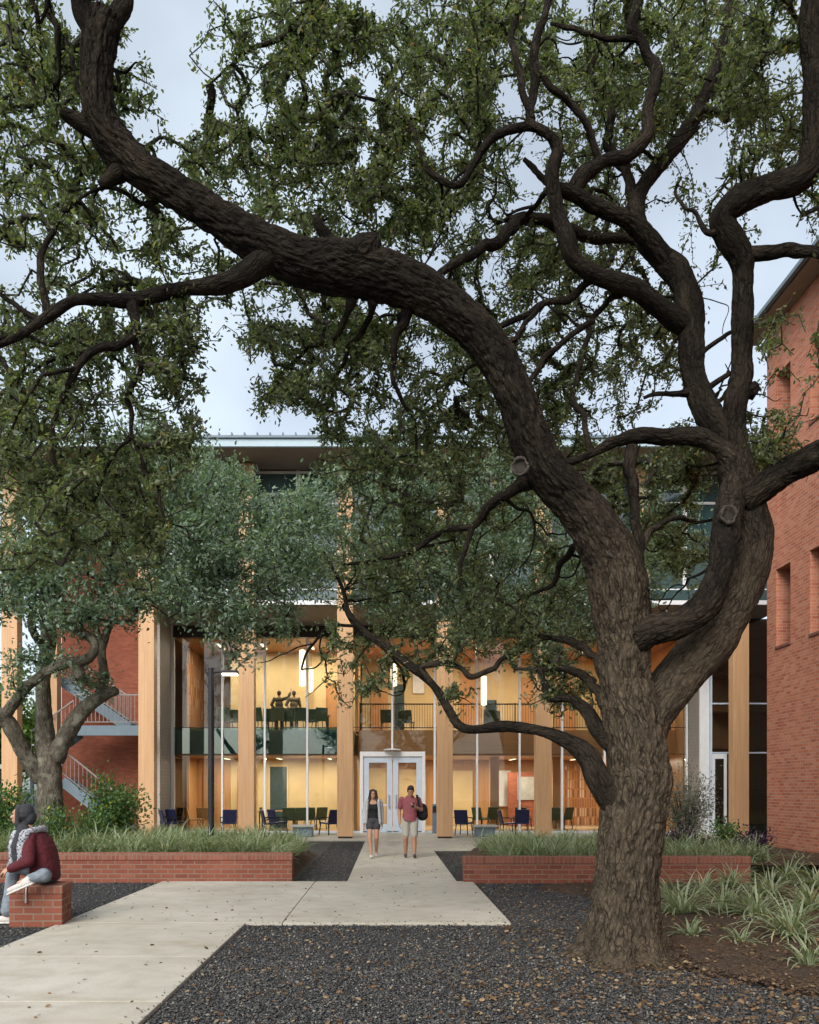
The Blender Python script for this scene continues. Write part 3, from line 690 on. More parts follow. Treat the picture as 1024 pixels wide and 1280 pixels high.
set_chairs([(336, 31.5, 0), (362, 31.6, 1.6), (378, 31.6, 1.6), (388, 31.9, 1.5), (398, 32.2, 2.2)], 'green_seat', 'dark', .05, 'green chairs at the ground floor tables', 'green upholstered chair in the ground floor room left of the entrance')
set_chairs([(244, 31.5, .2), (256, 32.2, 1.5)], 'tan_seat', 'panel', .05, 'tan chairs in the corner', 'tan upholstered chair in the corner behind the glass near the siding wall')
set_chairs([(602, 32, .7), (612, 32.6, 2), (655, 32, 1), (696, 32, 1.5), (705, 32.4, 2.2)], 'green_seat', 'dark', .05, 'chairs in the lobby', 'dark chair in the lobby right of the entrance behind the glass')
set_chairs([(484, 31.8, 1.5), (509, 32, 1.3), (612, 31.8, 1.5), (620, 32.3, 1.2)], 'green_seat', 'dark', 3.905, 'chairs on the gallery', 'dark green chair behind the gallery railing')
for px, Y, z, w, lab in ((347, 32.2, .05, .75, 'wooden table with green chairs in the ground floor room'), (372, 32.4, 3.905, 1.3, 'long dark table among the upstairs chairs'), (285, 32.3, 3.905, .7, 'dark table in the upstairs room behind the lamp post')):
    x = P(px, 0, Y).x; t = thing('table', (x, Y, z), lab, 'table')
    MB().box(x-w, x+w, Y-.4, Y+.4, z+.71, z+.75).build('tabletop', M['tabletop'], t, bevel=.008)
    for sx in (-1, 1):
        for sy in (-1, 1): MB().box(x+sx*(w-.08)-.025, x+sx*(w-.08)+.025, Y+sy*.33-.025, Y+sy*.33+.025, z, z+.709).build('leg', M['dark'], t)
# push-button post by the door
x = P(543.5, 0, 29.3).x; t = thing('button_post', (x, 29.3, .046), 'slim grey metal post with a dark button panel right of the entrance doors', 'post')
MB().box(x-.09, x+.09, 29.24, 29.36, .046, 1.12).build('post', M['steel'], t, bevel=.01)
MB().box(x-.075, x+.075, 29.225, 29.239, .80, 1.05).build('button_panel', M['dark'], t, bevel=.006)

# ---------------------------------------------------------------- right brick building
BX, BY = 9.1, 19.2
rb_ = thing('brick_building', (12, 12, 0), 'tall red brick building with narrow recessed windows at the right edge', 'building')
wins = [(18.08, 18.75), (16.45, 17.25), (14.8, 15.6), (13.0, 13.8)]; rows = [(4.99, 6.8), (9.55, 11.35)]
ys = sorted({0., BY} | {v for w in wins for v in w}); zs = sorted({0., 12.7} | {v for w in rows for v in w})
V, Fc = MB(), None
for i in range(len(ys)-1):
    for j in range(len(zs)-1):
        y0, y1, z0, z1 = ys[i], ys[i+1], zs[j], zs[j+1]
        if any(abs(w[0]-y0) < .01 for w in wins) and any(abs(r_[0]-z0) < .01 for r_ in rows): 
            D = .55                                   # reveals of the opening
            V.quad((BX, y0, z0), (BX+D, y0, z0), (BX+D, y1, z0), (BX, y1, z0)); V.quad((BX, y0, z1), (BX, y1, z1), (BX+D, y1, z1), (BX+D, y0, z1))
            V.quad((BX, y0, z0), (BX, y0, z1), (BX+D, y0, z1), (BX+D, y0, z0)); V.quad((BX, y1, z0), (BX+D, y1, z0), (BX+D, y1, z1), (BX, y1, z1))
            continue
        V.quad((BX, y0, z0), (BX, y0, z1), (BX, y1, z1), (BX, y1, z0))
V.quad((BX, BY, 0), (BX, BY, 12.7), (26, BY, 12.7), (26, BY, 0)); V.quad((BX, 0, 0), (26, 0, 0), (26, 0, 12.7), (BX, 0, 12.7))
V.quad((26, 0, 0), (26, BY, 0), (26, BY, 12.7), (26, 0, 12.7))
V.build('wall', M['brick_right'], rb_)
for (y0, y1) in wins:
    for (z0, z1) in rows:
        w = MB().box(BX+.44, BX+.52, y0, y0+.06, z0, z1).box(BX+.44, BX+.52, y1-.06, y1, z0, z1).box(BX+.442, BX+.518, y0+.061, y1-.061, z1-.07, z1).box(BX+.442, BX+.518, y0+.061, y1-.061, z0, z0+.07).box(BX+.442, BX+.518, y0+.061, y1-.061, (z0+z1)/2-.025, (z0+z1)/2+.025).build('window', M['dark'], rb_)
        MB().box(BX+.47, BX+.49, y0+.05, y1-.05, z0+.05, z1-.05).build('pane', M['upglass'], w)
        MB().box(BX-.03, BX+.43, y0-.02, y1+.02, z0-.06, z0+.012).build('sill', M['brick_cap'], w, bevel=.01)
rf2 = MB(); 
rf2.add([(8.62, -.5, 12.7), (8.62, 19.7, 12.7), (17.5, 19.7, 16.3), (17.5, -.5, 16.3), (26.5, -.5, 12.7), (26.5, 19.7, 12.7),
         (8.62, -.5, 12.60), (8.62, 19.7, 12.60), (17.5, 19.7, 16.20), (17.5, -.5, 16.20), (26.5, -.5, 12.60), (26.5, 19.7, 12.60)],
        [(0, 1, 2, 3), (3, 2, 5, 4), (6, 9, 8, 7), (9, 10, 11, 8), (0, 6, 7, 1), (4, 5, 11, 10), (1, 7, 8, 2), (2, 8, 11, 5), (0, 3, 9, 6), (3, 4, 10, 9)])
rf2.build('roof', M['fascia'], rb_)
MB().box(8.66, 9.09, -.4, 19.6, 12.52, 12.59).build('eave_soffit', M['soffit'], rb_)
MB().box(8.53, 8.615, -.5, 19.7, 12.54, 12.63).build('gutter', M['steel'], rb_)

# ---------------------------------------------------------------- brick planters and the brick seat
pl = thing('brick_planter', (-5.6, 14.1, 0), 'long low red brick planter filled with striped strap leaves, left of the walkway', 'planter')
MB().box(-11, -1.69, 14.1, 14.33, 0, .40).build('wall', M['brick_low'], pl, bevel=.006)
MB().box(-11.012, -1.678, 14.088, 14.35, .402, .53).build('cap', M['brick_cap'], pl, bevel=.012)
hump('raised_bed', M['mulch'], -14, -1.72, 14.33, 20.2, .38, 70, 40, .55, .03)
pr_ = thing('brick_planter', (3.8, 14.0, 0), 'low red brick planter wall with a rowlock cap behind the big oak trunk', 'planter')
MB().box(1.33, 6.35, 14.0, 14.22, 0, .345).build('wall', M['brick_low'], pr_, bevel=.006)
MB().box(1.318, 6.362, 13.988, 14.232, .347, .475).build('cap', M['brick_cap'], pr_, bevel=.012)
se = thing('brick_bench', (-4.2, 9.8, 0), 'square red brick seat block on the gravel under the sitting woman', 'bench')
MB().prism([(-4.52, 9.54), (-3.885, 9.54), (-3.955, 10.0), (-4.52, 10.0)], 0, .40).build('wall', M['brick_low'], se, bevel=.008)
MB().prism([(-4.528, 9.532), (-3.877, 9.532), (-3.947, 10.008), (-4.528, 10.008)], .402, .505).build('cap', M['brick_cap'], se, bevel=.012)

# ---------------------------------------------------------------- lamp post
lp = P(264, 835, 16); t = thing('lamp_post', (lp.x, 16, .40), 'slim black lamp post with one lit arm rising from the left planter', 'lamp post')
MB().tube([(lp.x, 16, .4), (lp.x, 16, lp.z)], .062, 14).build('pole', M['dark'], t)
MB().box(lp.x-.09, lp.x+.09, 15.91, 16.09, .39, .45).build('base_plate', M['dark'], t)
hd = MB().box(lp.x+.0, lp.x+.20, 15.965, 16.035, lp.z-.10, lp.z-.04).box(lp.x+.19, lp.x+.54, 15.90, 16.10, lp.z-.115, lp.z-.055).build('lamp_head', M['dark'], t, bevel=.01)
MB().box(lp.x+.23, lp.x+.52, 15.92, 16.08, lp.z-.145, lp.z-.1155).build('lamp_lens', M['lamp_cool'], hd)

# ---------------------------------------------------------------- trees: limbs as tapering tubes with furrowed bark, twigs grown towards leaf sprays
def spline(pts, rad, step):
    """Catmull-Rom through the traced joints, resampled at an even step."""
    p = np.array([list(q) for q in pts], float); r = np.array(rad, float); n = len(p)
    if n == 2: p = np.array([p[0], p.mean(0), p[1]]); r = np.array([r[0], r.mean(), r[1]]); n = 3
    e = np.vstack([2*p[0]-p[1], p, 2*p[-1]-p[-2]]); o = []; orr = []
    for i in range(n-1):
        a, b, c, d = e[i], e[i+1], e[i+2], e[i+3]; k = max(2, int(np.linalg.norm(c-b)/step))
        for t in np.arange(k)/k:
            o.append(.5*((2*b)+(c-a)*t+(2*a-5*b+4*c-d)*t*t+(3*b-a-3*c+d)*t**3)); s = t*t*(3-2*t); orr.append(r[i]*(1-s)+r[i+1]*s)
    o.append(p[-1]); orr.append(r[-1]); return np.array(o), np.array(orr)
def frames(p):
    t = np.gradient(p, axis=0); t /= np.linalg.norm(t, axis=1, keepdims=True)+1e-9
    U = np.empty_like(p); u = np.cross(t[0], [0.13, .9, .3]); u /= np.linalg.norm(u)
    for i in range(len(p)):
        u = u-t[i]*u.dot(t[i]); u /= np.linalg.norm(u)+1e-9; U[i] = u
    return t, U, np.cross(t, U)
class Limbs:
    """several traced limbs gathered as one mesh (all belong to one tree)"""
    def __init__(s, seed=0): s.V = []; s.Q = []; s.B = []; s.H = []; s.n = 0; s.seed = seed; s.alg = None  # alg: start and end of the painted crown shade along the limb
    def add(s, p, r, seg, amp, wob=.0, close=True, lobes=None):
        t, U, Wv = frames(p); n = len(p); L = np.concatenate([[0], np.cumsum(np.linalg.norm(np.diff(p, axis=0), axis=1))])
        a = np.arange(seg)*2*np.pi/seg; ca, sa = np.cos(a), np.sin(a)
        rr = np.maximum(r, .02)
        bk = np.stack([(rr[:, None]*ca).ravel(), (rr[:, None]*sa).ravel(), np.repeat(L, seg)], 1)+s.seed*3.7+s.n*.00137
        h = np.zeros(n*seg)
        d = np.zeros(n*seg)
        if amp > 0:
            warp = bk+.03*np.stack([pn(bk*[7, 7, 4]), pn(bk*[7, 7, 4]+9), pn(bk*[7, 7, 4]+21)], 1)
            rid = np.abs(pn(warp*[19, 19, 5.5]))+.6*np.abs(pn(warp*[36, 36, 13]+5)); h = np.clip(rid*2.1, 0, 1)**.8
            d = amp*(h-.45)+wob*np.repeat(rr, seg)*(pn(bk*[3.2, 3.2, 1.6]+50)+.5*pn(bk*[7, 7, 4]+70))
        if lobes is not None: d = d+np.repeat(rr*lobes, seg)*np.tile(.55*np.cos(5*a+.6)+.35*np.cos(3*a+2)+.3*np.cos(8*a+1), n)
        rad = np.repeat(r, seg)+d
        V = np.repeat(p, seg, 0)+rad[:, None]*(np.tile(ca, n)[:, None]*np.repeat(U, seg, 0)+np.tile(sa, n)[:, None]*np.repeat(Wv, seg, 0))
        i = np.arange(n-1)[:, None]*seg; k = np.arange(seg)[None]; k2 = (k+1) % seg
        Q = np.stack([i+k, i+k2, i+seg+k2, i+seg+k], -1).reshape(-1, 4)+s.n
        s.V.append(V); s.Q.append(Q); s.B.append(bk); s.H.append(h); s.n += len(V)
        if close:                                    # both ends
            c = p[0]-t[0]*r[0]*.5; s.V.append(c[None]); s.B.append(bk[:1]); s.H.append(np.zeros(1)); kk = np.arange(seg); b0 = s.n-len(V)
            s.Q.append(np.stack([b0+(kk+1) % seg, b0+kk, np.full(seg, s.n), np.full(seg, s.n)], 1)); s.n += 1
        if close:                                    # rounded end
            c = p[-1]+t[-1]*r[-1]*.6; s.V.append(c[None]); s.B.append(bk[-1:]); s.H.append(np.zeros(1)); b = s.n-seg-1
            kk = np.arange(seg); s.Q.append(np.stack([b+kk, b+(kk+1) % seg, np.full(seg, s.n), np.full(seg, s.n)], 1)); s.n += 1
    def build(s, name, m, parent):
        V = np.concatenate(s.V)-np.array(org(parent)); Q = np.concatenate(s.Q)
        tri = Q[:, 2] == Q[:, 3]; B = np.concatenate(s.B); Lz = B[:, 2]-B[:, 2].min()
        if s.alg is None: al = np.zeros(len(V))
        else: x = (Lz-s.alg[0]+.5*pn(B*[3, 3, 1.2])+.3*pn(B*[9, 9, 4]))/(s.alg[1]-s.alg[0]); x = np.clip(x, 0, 1); al = x*x*(3-2*x)*np.clip(.9+.5*pn(B*[5, 5, 2]+31), 0, 1)  # painted shade deepens along the limb, with a ragged edge
        me = bpy.data.meshes.new(name); me.from_pydata([], [], [])
        me = raw_mesh(name, V, Q[~tri], m, True, {'bark': ('FLOAT_VECTOR', np.concatenate(s.B)), 'ridge': ('FLOAT', np.concatenate(s.H)), 'crown_shade': ('FLOAT', al)})
        if tri.any():
            bm = bmesh.new(); bm.from_mesh(me); bm.verts.ensure_lookup_table()
            for q in Q[tri]:
                try: bm.faces.new([bm.verts[int(x)] for x in q[:3]]).smooth = True
                except ValueError: pass
            bm.to_mesh(me); bm.free()
        return link(name, me, parent)

def leaf_mesh(name, pos, dirs, size, m, parent, ratio=.36, seed=0, rnd=None):
    g = np.random.default_rng(seed); n = len(pos); d = dirs/(np.linalg.norm(dirs, axis=1, keepdims=True)+1e-9)
    s = np.cross(d, g.normal(size=(n, 3))+[0, 0, 1.2]); s /= np.linalg.norm(s, axis=1, keepdims=True)+1e-9; nn = np.cross(s, d)
    L = size[:, None]; w = L*ratio*.5; fo = L*.06; cv = L*g.uniform(-.12, .05, (n, 1))
    V = np.stack([pos, pos+d*L*.3+s*w+nn*fo, pos+d*L*.72+s*w*.85+nn*fo+nn*cv*.6, pos+d*L+nn*cv*1.6, pos+d*L*.72-s*w*.85+nn*fo+nn*cv*.6, pos+d*L*.3-s*w+nn*fo], 1).reshape(-1, 3)-np.array(org(parent))
    b = np.arange(n)[:, None]*6; Q = np.concatenate([b+[0, 1, 2, 3], b+[0, 3, 4, 5]], 1).reshape(-1, 4)
    if rnd is None: rnd = g.random(n)
    return link(name, raw_mesh(name, V, Q, m, False, {'rnd': ('FLOAT', np.repeat(rnd, 6))}), parent)

def grow(nodes, radii, targets, jitter=.16, step=.11, sag=.0, seed=1, maxlen=2.6):
    """Join every leaf spray to the nearest wood with a crooked twig; returns the twig tree."""
    g = np.random.default_rng(seed); N0 = len(nodes); cap = N0+len(targets)*16
    A = np.empty((cap, 3), np.float32); A[:N0] = nodes; par = np.full(cap, -1); n = N0; tips = []
    d0 = np.array([np.min(((nodes-t)**2).sum(1)) for t in targets]) if N0 < 3000 else np.array([np.min(((nodes[::3]-t)**2).sum(1)) for t in targets])
    for ti in np.argsort(d0+g.normal(0, .05, len(targets))):
        t = targets[ti]; dd = ((A[:n]-t)**2).sum(1); j = int(dd.argmin()); D = math.sqrt(dd[j])
        if D < .04 or D > maxlen+2.5: continue
        k = max(1, min(14, int(D/step))); a = A[j].copy(); pa = j
        back = a-A[par[j]] if par[j] >= 0 else np.zeros(3); q = g.normal(0, 1, 3)*D*.18+np.array([0, 0, .10*D])+back*.6
        for i in range(1, k+1):
            f = i/k; p = a*(1-f)+t*f+q*4*f*(1-f)*.5+(g.normal(0, jitter*step*1.6, 3) if i < k else 0)
            A[n] = p; par[n] = pa; pa = n; n += 1
        tips.append(n-1)
    cnt = np.zeros(n); cnt[tips] = 1
    for i in range(n-1, N0-1, -1):
        if par[i] >= 0: cnt[par[i]] += cnt[i]
    return A[:n], par[:n], cnt, np.array(tips), N0

def twig_mesh(name, A, par, cnt, N0, m, parent, r0=.0024, pw=.46, seg=5, rmax=.06):
    n = len(A); idx = np.arange(N0, n); P0 = A[par[idx]].astype(float); P1 = A[idx].astype(float)
    r1 = np.minimum(rmax, r0*np.maximum(1, cnt[idx])**pw); pc = np.where(par[idx] >= N0, cnt[par[idx]], cnt[idx]*1.3); r_0 = np.minimum(rmax, r0*np.maximum(1, pc)**pw)
    r_0 = np.minimum(r_0, r1*1.5)
    d = P1-P0; L = np.linalg.norm(d, axis=1, keepdims=True)+1e-9; d /= L; P1 = P1+d*r1[:, None]*.5
    u = np.cross(d, np.where(np.abs(d[:, 2:3]) < .9, [[0, 0, 1.]], [[1., 0, 0]])); u /= np.linalg.norm(u, axis=1, keepdims=True); w = np.cross(d, u)
    a = np.arange(seg)*2*np.pi/seg; ring = np.cos(a)[None, :, None]*u[:, None]+np.sin(a)[None, :, None]*w[:, None]
    V = np.concatenate([P0[:, None]+ring*r_0[:, None, None], P1[:, None]+ring*r1[:, None, None]], 1).reshape(-1, 3)-np.array(org(parent))
    b = np.arange(len(idx))[:, None, None]*2*seg; k = np.arange(seg); Q = np.stack([k, (k+1) % seg, seg+(k+1) % seg, seg+k], 1)[None]+b
    return link(name, raw_mesh(name, V, Q.reshape(-1, 4), m, True), parent)

def sprays(A, par, tips, per, spread, size, seed, droop=.0):
    """leaves clothe the last few joints of every twig"""
    g = np.random.default_rng(seed); pos = []; dr = []; sz = []; rn = []
    base = np.repeat(tips, per); lvl = g.integers(0, 4, len(base)); f = g.random(len(base))
    cur = base.copy(); 
    for _ in range(3): mv = (lvl > _) & (par[cur] >= 0); cur = np.where(mv, par[cur], cur)
    pr = np.where(par[cur] >= 0, par[cur], cur); ax = A[cur]-A[pr]; ax = ax/(np.linalg.norm(ax, axis=1, keepdims=True)+1e-6)
    pos = A[cur]*(1-f[:, None])+A[pr]*f[:, None]+g.normal(0, spread, (len(base), 3))
    dr = ax*.8+g.normal(0, .6, (len(base), 3))+np.array([0, 0, .15-droop])
    sz = size*g.uniform(.5, 1.4, len(base))
    clump = pn(pos.astype(float)*1.1+seed)*.5+.5
    rnd = np.clip(g.random(len(base))**1.2*.75+.35*(clump-.35), 0, .965); odd = g.random(len(base)) < .02; rnd = np.where(odd, g.uniform(.97, 1, len(base)), rnd)
    return pos, dr, sz, rnd

# ---------- the foreground live oak, joints traced as (px, py, depth, width px)
TY = 7.75
LIMBS = {
 'trunk': [(779, 1222, 7.75, 150), (779, 1200, 7.75, 118), (779, 1178, 7.75, 97), (781, 1140, 7.75, 86), (784, 1100, 7.75, 81), (788, 1050, 7.75, 82), (794, 1000, 7.75, 86), (798, 972, 7.75, 90), (797, 950, 7.75, 82), (793, 920, 7.75, 82), (787, 885, 7.75, 78), (781, 850, 7.74, 68),
           (779, 802, 7.72, 70), (772, 745, 7.68, 76), (764, 700, 7.66, 72), (741, 655, 7.62, 66), (716, 625, 7.6, 62), (684, 590, 7.55, 60), (662, 545, 7.5, 60), (648, 502, 7.45, 58), (626, 455, 7.42, 58), (597, 415, 7.38, 60), (552, 378, 7.33, 62), (508, 355, 7.3, 66),
           (468, 342, 7.27, 74), (425, 335, 7.24, 80), (375, 327, 7.2, 68), (322, 302, 7.15, 62), (270, 270, 7.1, 55), (222, 240, 7.05, 52), (180, 215, 7.0, 50), (150, 188, 7, 52), (131, 160, 6.95, 47), (122, 130, 6.9, 43), (121, 100, 6.9, 42), (124, 55, 6.9, 46), (132, 20, 6.9, 46)],
 'right_stem': [(800, 925, 7.8, 66), (818, 890, 7.85, 62), (846, 850, 7.9, 62), (882, 808, 7.95, 62), (914, 765, 8, 60), (935, 715, 8.05, 58), (940, 670, 8.1, 58), (934, 630, 8.12, 60), (921, 590, 8.15, 52), (919, 560, 8.15, 42), (917, 530, 8.15, 36), (920, 500, 8.12, 31), (927, 472, 8.1, 32), (927, 440, 8.1, 30), (928, 400, 8.05, 31), (929, 350, 8, 32), (927, 322, 7.95, 36),
           (912, 296, 7.9, 42), (903, 272, 7.85, 36), (926, 250, 7.8, 38), (962, 234, 7.7, 40), (1000, 222, 7.6, 42), (1018, 195, 7.55, 40), (1020, 140, 7.5, 40), (1020, 80, 7.5, 40), (1016, 20, 7.45, 36), (1030, -60, 7.4, 32), (1060, -160, 7.3, 22), (1050, -260, 7.4, 12)],
 'inner_stem': [(792, 800, 7.6, 42), (815, 788, 7.56, 42), (850, 779, 7.5, 39), (882, 756, 7.5, 37), (899, 715, 7.55, 37), (907, 668, 7.65, 38), (912, 635, 7.85, 38), (918, 598, 8.05, 34)],
 'stem_a': [(921, 585, 8.15, 40), (905, 545, 8.2, 42), (884, 515, 8.3, 40), (867, 470, 8.4, 39), (864, 430, 8.45, 38), (863, 390, 8.5, 40), (856, 360, 8.55, 42), (842, 335, 8.6, 40), (812, 310, 8.75, 32), (800, 285, 8.9, 26), (795, 255, 9.1, 23), (806, 230, 9.3, 22), (832, 197, 9.6, 22), (862, 158, 9.9, 20), (885, 110, 10.2, 16), (905, 50, 10.5, 12), (915, -40, 10.8, 8)],
 'right_limb': [(930, 625, 8.05, 50), (952, 610, 7.95, 42), (982, 590, 7.85, 40), (1024, 570, 7.6, 38), (1075, 545, 7.3, 34), (1130, 500, 7.1, 28), (1180, 420, 7, 20), (1210, 330, 7, 12)],
 'a2': [(862, 412, 8.48, 36), (845, 398, 8.4, 36), (822, 382, 8.3, 35), (793, 360, 8.2, 31), (748, 345, 8.1, 27), (718, 325, 8.05, 28), (709, 300, 8, 25), (697, 262, 8, 22), (690, 218, 7.95, 22), (697, 186, 7.95, 17), (682, 165, 7.9, 16), (658, 158, 7.9, 15), (617, 171, 7.9, 13), (592, 205, 7.9, 12), (572, 232, 7.9, 10), (538, 215, 7.9, 10), (526, 190, 7.9, 9), (511, 155, 7.9, 8), (480, 130, 8, 6), (440, 118, 8.1, 4)],
 'a2b': [(690, 172, 7.9, 14), (664, 150, 7.95, 13), (669, 110, 8, 14), (668, 65, 8, 12), (682, 18, 8, 11), (690, -40, 8.1, 9), (680, -110, 8.2, 6)],
 'a2c': [(669, 80, 8, 12), (690, 108, 8, 12), (712, 128, 8.1, 12), (736, 162, 8.2, 11), (748, 200, 8.3, 11), (735, 222, 8.4, 12)],
 'a2d': [(665, 150, 7.95, 12), (648, 90, 8, 9), (640, 40, 8.1, 9), (655, 0, 8.2, 8), (650, -60, 8.3, 5)],
 'a3': [(838, 330, 8.6, 30), (800, 287, 8.5, 30), (778, 272, 8.4, 28), (744, 257, 8.3, 26), (712, 240, 8.2, 22), (684, 228, 8.2, 13), (662, 205, 8.2, 8), (655, 199, 8.2, 6)],
 'a3b': [(715, 243, 8.25, 24), (728, 220, 8.2, 25), (752, 200, 8.2, 22), (790, 192, 8.2, 21), (810, 165, 8.2, 18), (812, 130, 8.2, 17), (822, 92, 8.2, 17), (803, 57, 8.2, 17), (792, 36, 8.2, 17), (796, 0, 8.2, 15), (785, -60, 8.3, 12), (800, -140, 8.4, 8)],
 'a3c': [(797, 48, 8.2, 13), (772, 48, 8.2, 10), (740, 44, 8.2, 10), (712, 35, 8.3, 9), (690, 30, 8.4, 6)],
 'a4': [(850, 345, 8.6, 24), (812, 310, 8.8, 18), (780, 300, 8.9, 17), (735, 296, 8.8, 18), (688, 280, 8.7, 20), (655, 272, 8.5, 20), (627, 296, 8.2, 18), (600, 312, 8, 16), (562, 333, 7.7, 13), (540, 356, 7.5, 12), (530, 372, 7.35, 12)],
 'a5': [(800, 278, 8.97, 16), (792, 248, 9.12, 17), (785, 218, 9.15, 16), (760, 180, 9.3, 14), (765, 130, 9.5, 11), (740, 90, 9.6, 8), (760, 30, 9.8, 6)],
 'low_c': [(915, 575, 8.1, 34), (898, 558, 8.1, 30), (872, 546, 8.1, 27), (833, 546, 8.1, 25), (798, 545, 8.1, 24), (767, 553, 8.15, 14), (742, 566, 8.2, 12), (712, 577, 8.2, 9), (688, 571, 8.3, 7), (660, 580, 8.4, 5)],
 'low_c2': [(806, 772, 7.85, 22), (801, 720, 7.9, 16), (800, 690, 7.95, 15), (793, 640, 8, 15), (787, 600, 8.05, 17), (790, 560, 8.1, 19)],
 'low_c3': [(800, 690, 7.95, 12), (815, 660, 8.1, 9), (845, 648, 8.3, 8), (868, 648, 8.5, 6)],
 'low_c4': [(740, 566, 8.2, 10), (727, 525, 8.3, 9), (717, 500, 8.4, 8), (722, 470, 8.5, 7), (728, 440, 8.5, 7), (740, 405, 8.4, 8), (760, 377, 8.3, 9), (780, 362, 8.2, 12)],
 'fine1': [(747, 347, 8.1, 14), (730, 356, 8.2, 12), (712, 372, 8.3, 11), (683, 377, 8.4, 10), (652, 395, 8.5, 10), (608, 407, 8.6, 8), (570, 400, 8.7, 5)],
 'fine2': [(680, 378, 8.4, 9), (657, 405, 8.4, 8), (632, 435, 8.3, 7), (610, 470, 8.3, 4)],
 'fine3': [(742, 400, 8.4, 9), (712, 420, 8.4, 9), (683, 445, 8.4, 8), (662, 482, 8.4, 7), (655, 520, 8.4, 5)],
 'right_b': [(926, 318, 7.95, 26), (947, 318, 7.9, 22), (985, 314, 7.8, 21), (1024, 318, 7.6, 19), (1080, 335, 7.4, 13), (1130, 370, 7.3, 8)],
 'stub1': [(864, 490, 8.35, 16), (846, 493, 8.3, 9), (825, 492, 8.2, 7), (806, 498, 8.2, 5)],
 'stub2': [(868, 448, 8.4, 12), (886, 434, 8.3, 7), (908, 418, 8.2, 6), (918, 415, 8.1, 6)],
 'stub3': [(872, 495, 8.4, 12), (892, 480, 8.3, 8), (912, 466, 8.2, 7)],
 'b_twist': [(908, 285, 7.85, 16), (884, 290, 7.9, 10), (862, 262, 8, 6), (845, 240, 8.1, 5), (850, 222, 8.1, 4)],
 'low_d': [(768, 1000, 7.75, 46), (748, 975, 7.7, 36), (734, 945, 7.75, 27), (706, 925, 7.85, 20), (672, 913, 8, 15), (630, 908, 8.2, 13), (592, 912, 8.3, 12), (573, 906, 8.4, 12), (560, 885, 8.5, 11), (541, 856, 8.6, 11), (510, 830, 8.7, 11), (480, 806, 8.8, 11), (456, 790, 8.9, 10), (436, 766, 9, 7), (428, 735, 9.1, 5), (405, 690, 9.2, 3)],
 'low_d2': [(540, 855, 8.6, 9), (528, 835, 8.6, 8), (555, 831, 8.5, 7), (572, 836, 8.5, 7), (586, 846, 8.4, 8), (608, 838, 8.4, 7), (626, 826, 8.4, 7), (655, 812, 8.5, 4)],
 'low_e': [(768, 930, 7.8, 30), (748, 913, 7.95, 24), (735, 890, 8.1, 17), (714, 874, 8.3, 11), (686, 873, 8.5, 9), (680, 852, 8.6, 7), (668, 820, 8.8, 5)],
 'low_f': [(760, 882, 7.8, 24), (745, 862, 8, 14), (727, 843, 8.3, 11), (702, 834, 8.5, 9), (670, 836, 8.7, 6)],
 'low_g': [(756, 842, 7.8, 20), (742, 820, 8, 12), (716, 802, 8.3, 10), (693, 796, 8.5, 7), (665, 790, 8.7, 5)],
 'mid_h': [(660, 600, 7.6, 30), (642, 612, 7.7, 18), (612, 632, 7.9, 13), (592, 657, 8.1, 11), (554, 664, 8.3, 9), (512, 690, 8.4, 7), (470, 700, 8.5, 5), (430, 706, 8.6, 4)],
 'mid_i': [(592, 655, 8.1, 9), (585, 680, 8.1, 7), (577, 706, 8.1, 6), (572, 735, 8.1, 4)],
 'mid_j': [(747, 690, 7.75, 22), (725, 680, 8, 12), (705, 700, 8.3, 8), (690, 730, 8.5, 6), (660, 745, 8.7, 4)],
 'left_e': [(345, 318, 7.15, 44), (320, 333, 7.1, 42), (282, 354, 7, 30), (230, 361, 6.9, 25), (165, 375, 6.8, 23), (125, 374, 6.7, 19), (92, 376, 6.6, 19), (66, 391, 6.5, 18), (32, 415, 6.4, 13), (0, 431, 6.3, 10), (-60, 450, 6.2, 6)],
 'left_e2': [(66, 392, 6.5, 12), (40, 405, 6.7, 10), (0, 421, 6.9, 9), (-60, 420, 7, 6)],
 'left_e3': [(50, 402, 6.45, 10), (28, 388, 6.5, 7), (0, 366, 6.6, 6), (-40, 330, 6.7, 4)],
 'left_f': [(60, 390, 6.5, 12), (54, 360, 6.5, 11), (52, 335, 6.55, 11), (61, 300, 6.6, 10), (76, 265, 6.7, 9), (100, 254, 6.8, 8), (125, 280, 6.9, 6), (150, 315, 7, 4)],
 'left_g': [(165, 378, 6.8, 20), (168, 405, 6.75, 15), (160, 425, 6.7, 14), (120, 440, 6.6, 14), (97, 465, 6.5, 12), (80, 490, 6.5, 10), (68, 525, 6.5, 8), (68, 570, 6.5, 7), (82, 612, 6.5, 5), (76, 660, 6.5, 3)],
 'left_h': [(168, 425, 6.75, 11), (175, 455, 6.8, 8), (161, 495, 6.85, 8), (168, 540, 6.9, 7), (181, 586, 6.9, 6), (200, 622, 6.9, 5), (204, 665, 6.9, 3)],
 'left_i': [(167, 545, 6.9, 6), (140, 568, 7, 5), (126, 610, 7.1, 4), (110, 650, 7.1, 3)],
 'left_j': [(100, 460, 6.5, 7), (60, 470, 6.3, 6), (30, 505, 6.2, 5), (5, 560, 6.1, 3)],
 'left_k': [(120, 440, 6.6, 8), (70, 450, 6.9, 7), (20, 475, 7.1, 5), (-20, 520, 7.2, 3)],
 'under1': [(440, 375, 7.3, 18), (432, 395, 7.4, 9), (415, 425, 7.6, 8), (382, 436, 7.8, 6), (350, 470, 8, 4)],
 'under2': [(466, 375, 7.3, 16), (464, 395, 7.5, 9), (440, 430, 7.7, 7), (416, 475, 7.9, 5), (395, 510, 8.1, 3)],
 'under3': [(510, 385, 7.35, 20), (506, 402, 7.4, 14), (493, 425, 7.45, 10), (493, 485, 7.6, 7), (515, 520, 7.8, 5), (520, 570, 8, 3)],
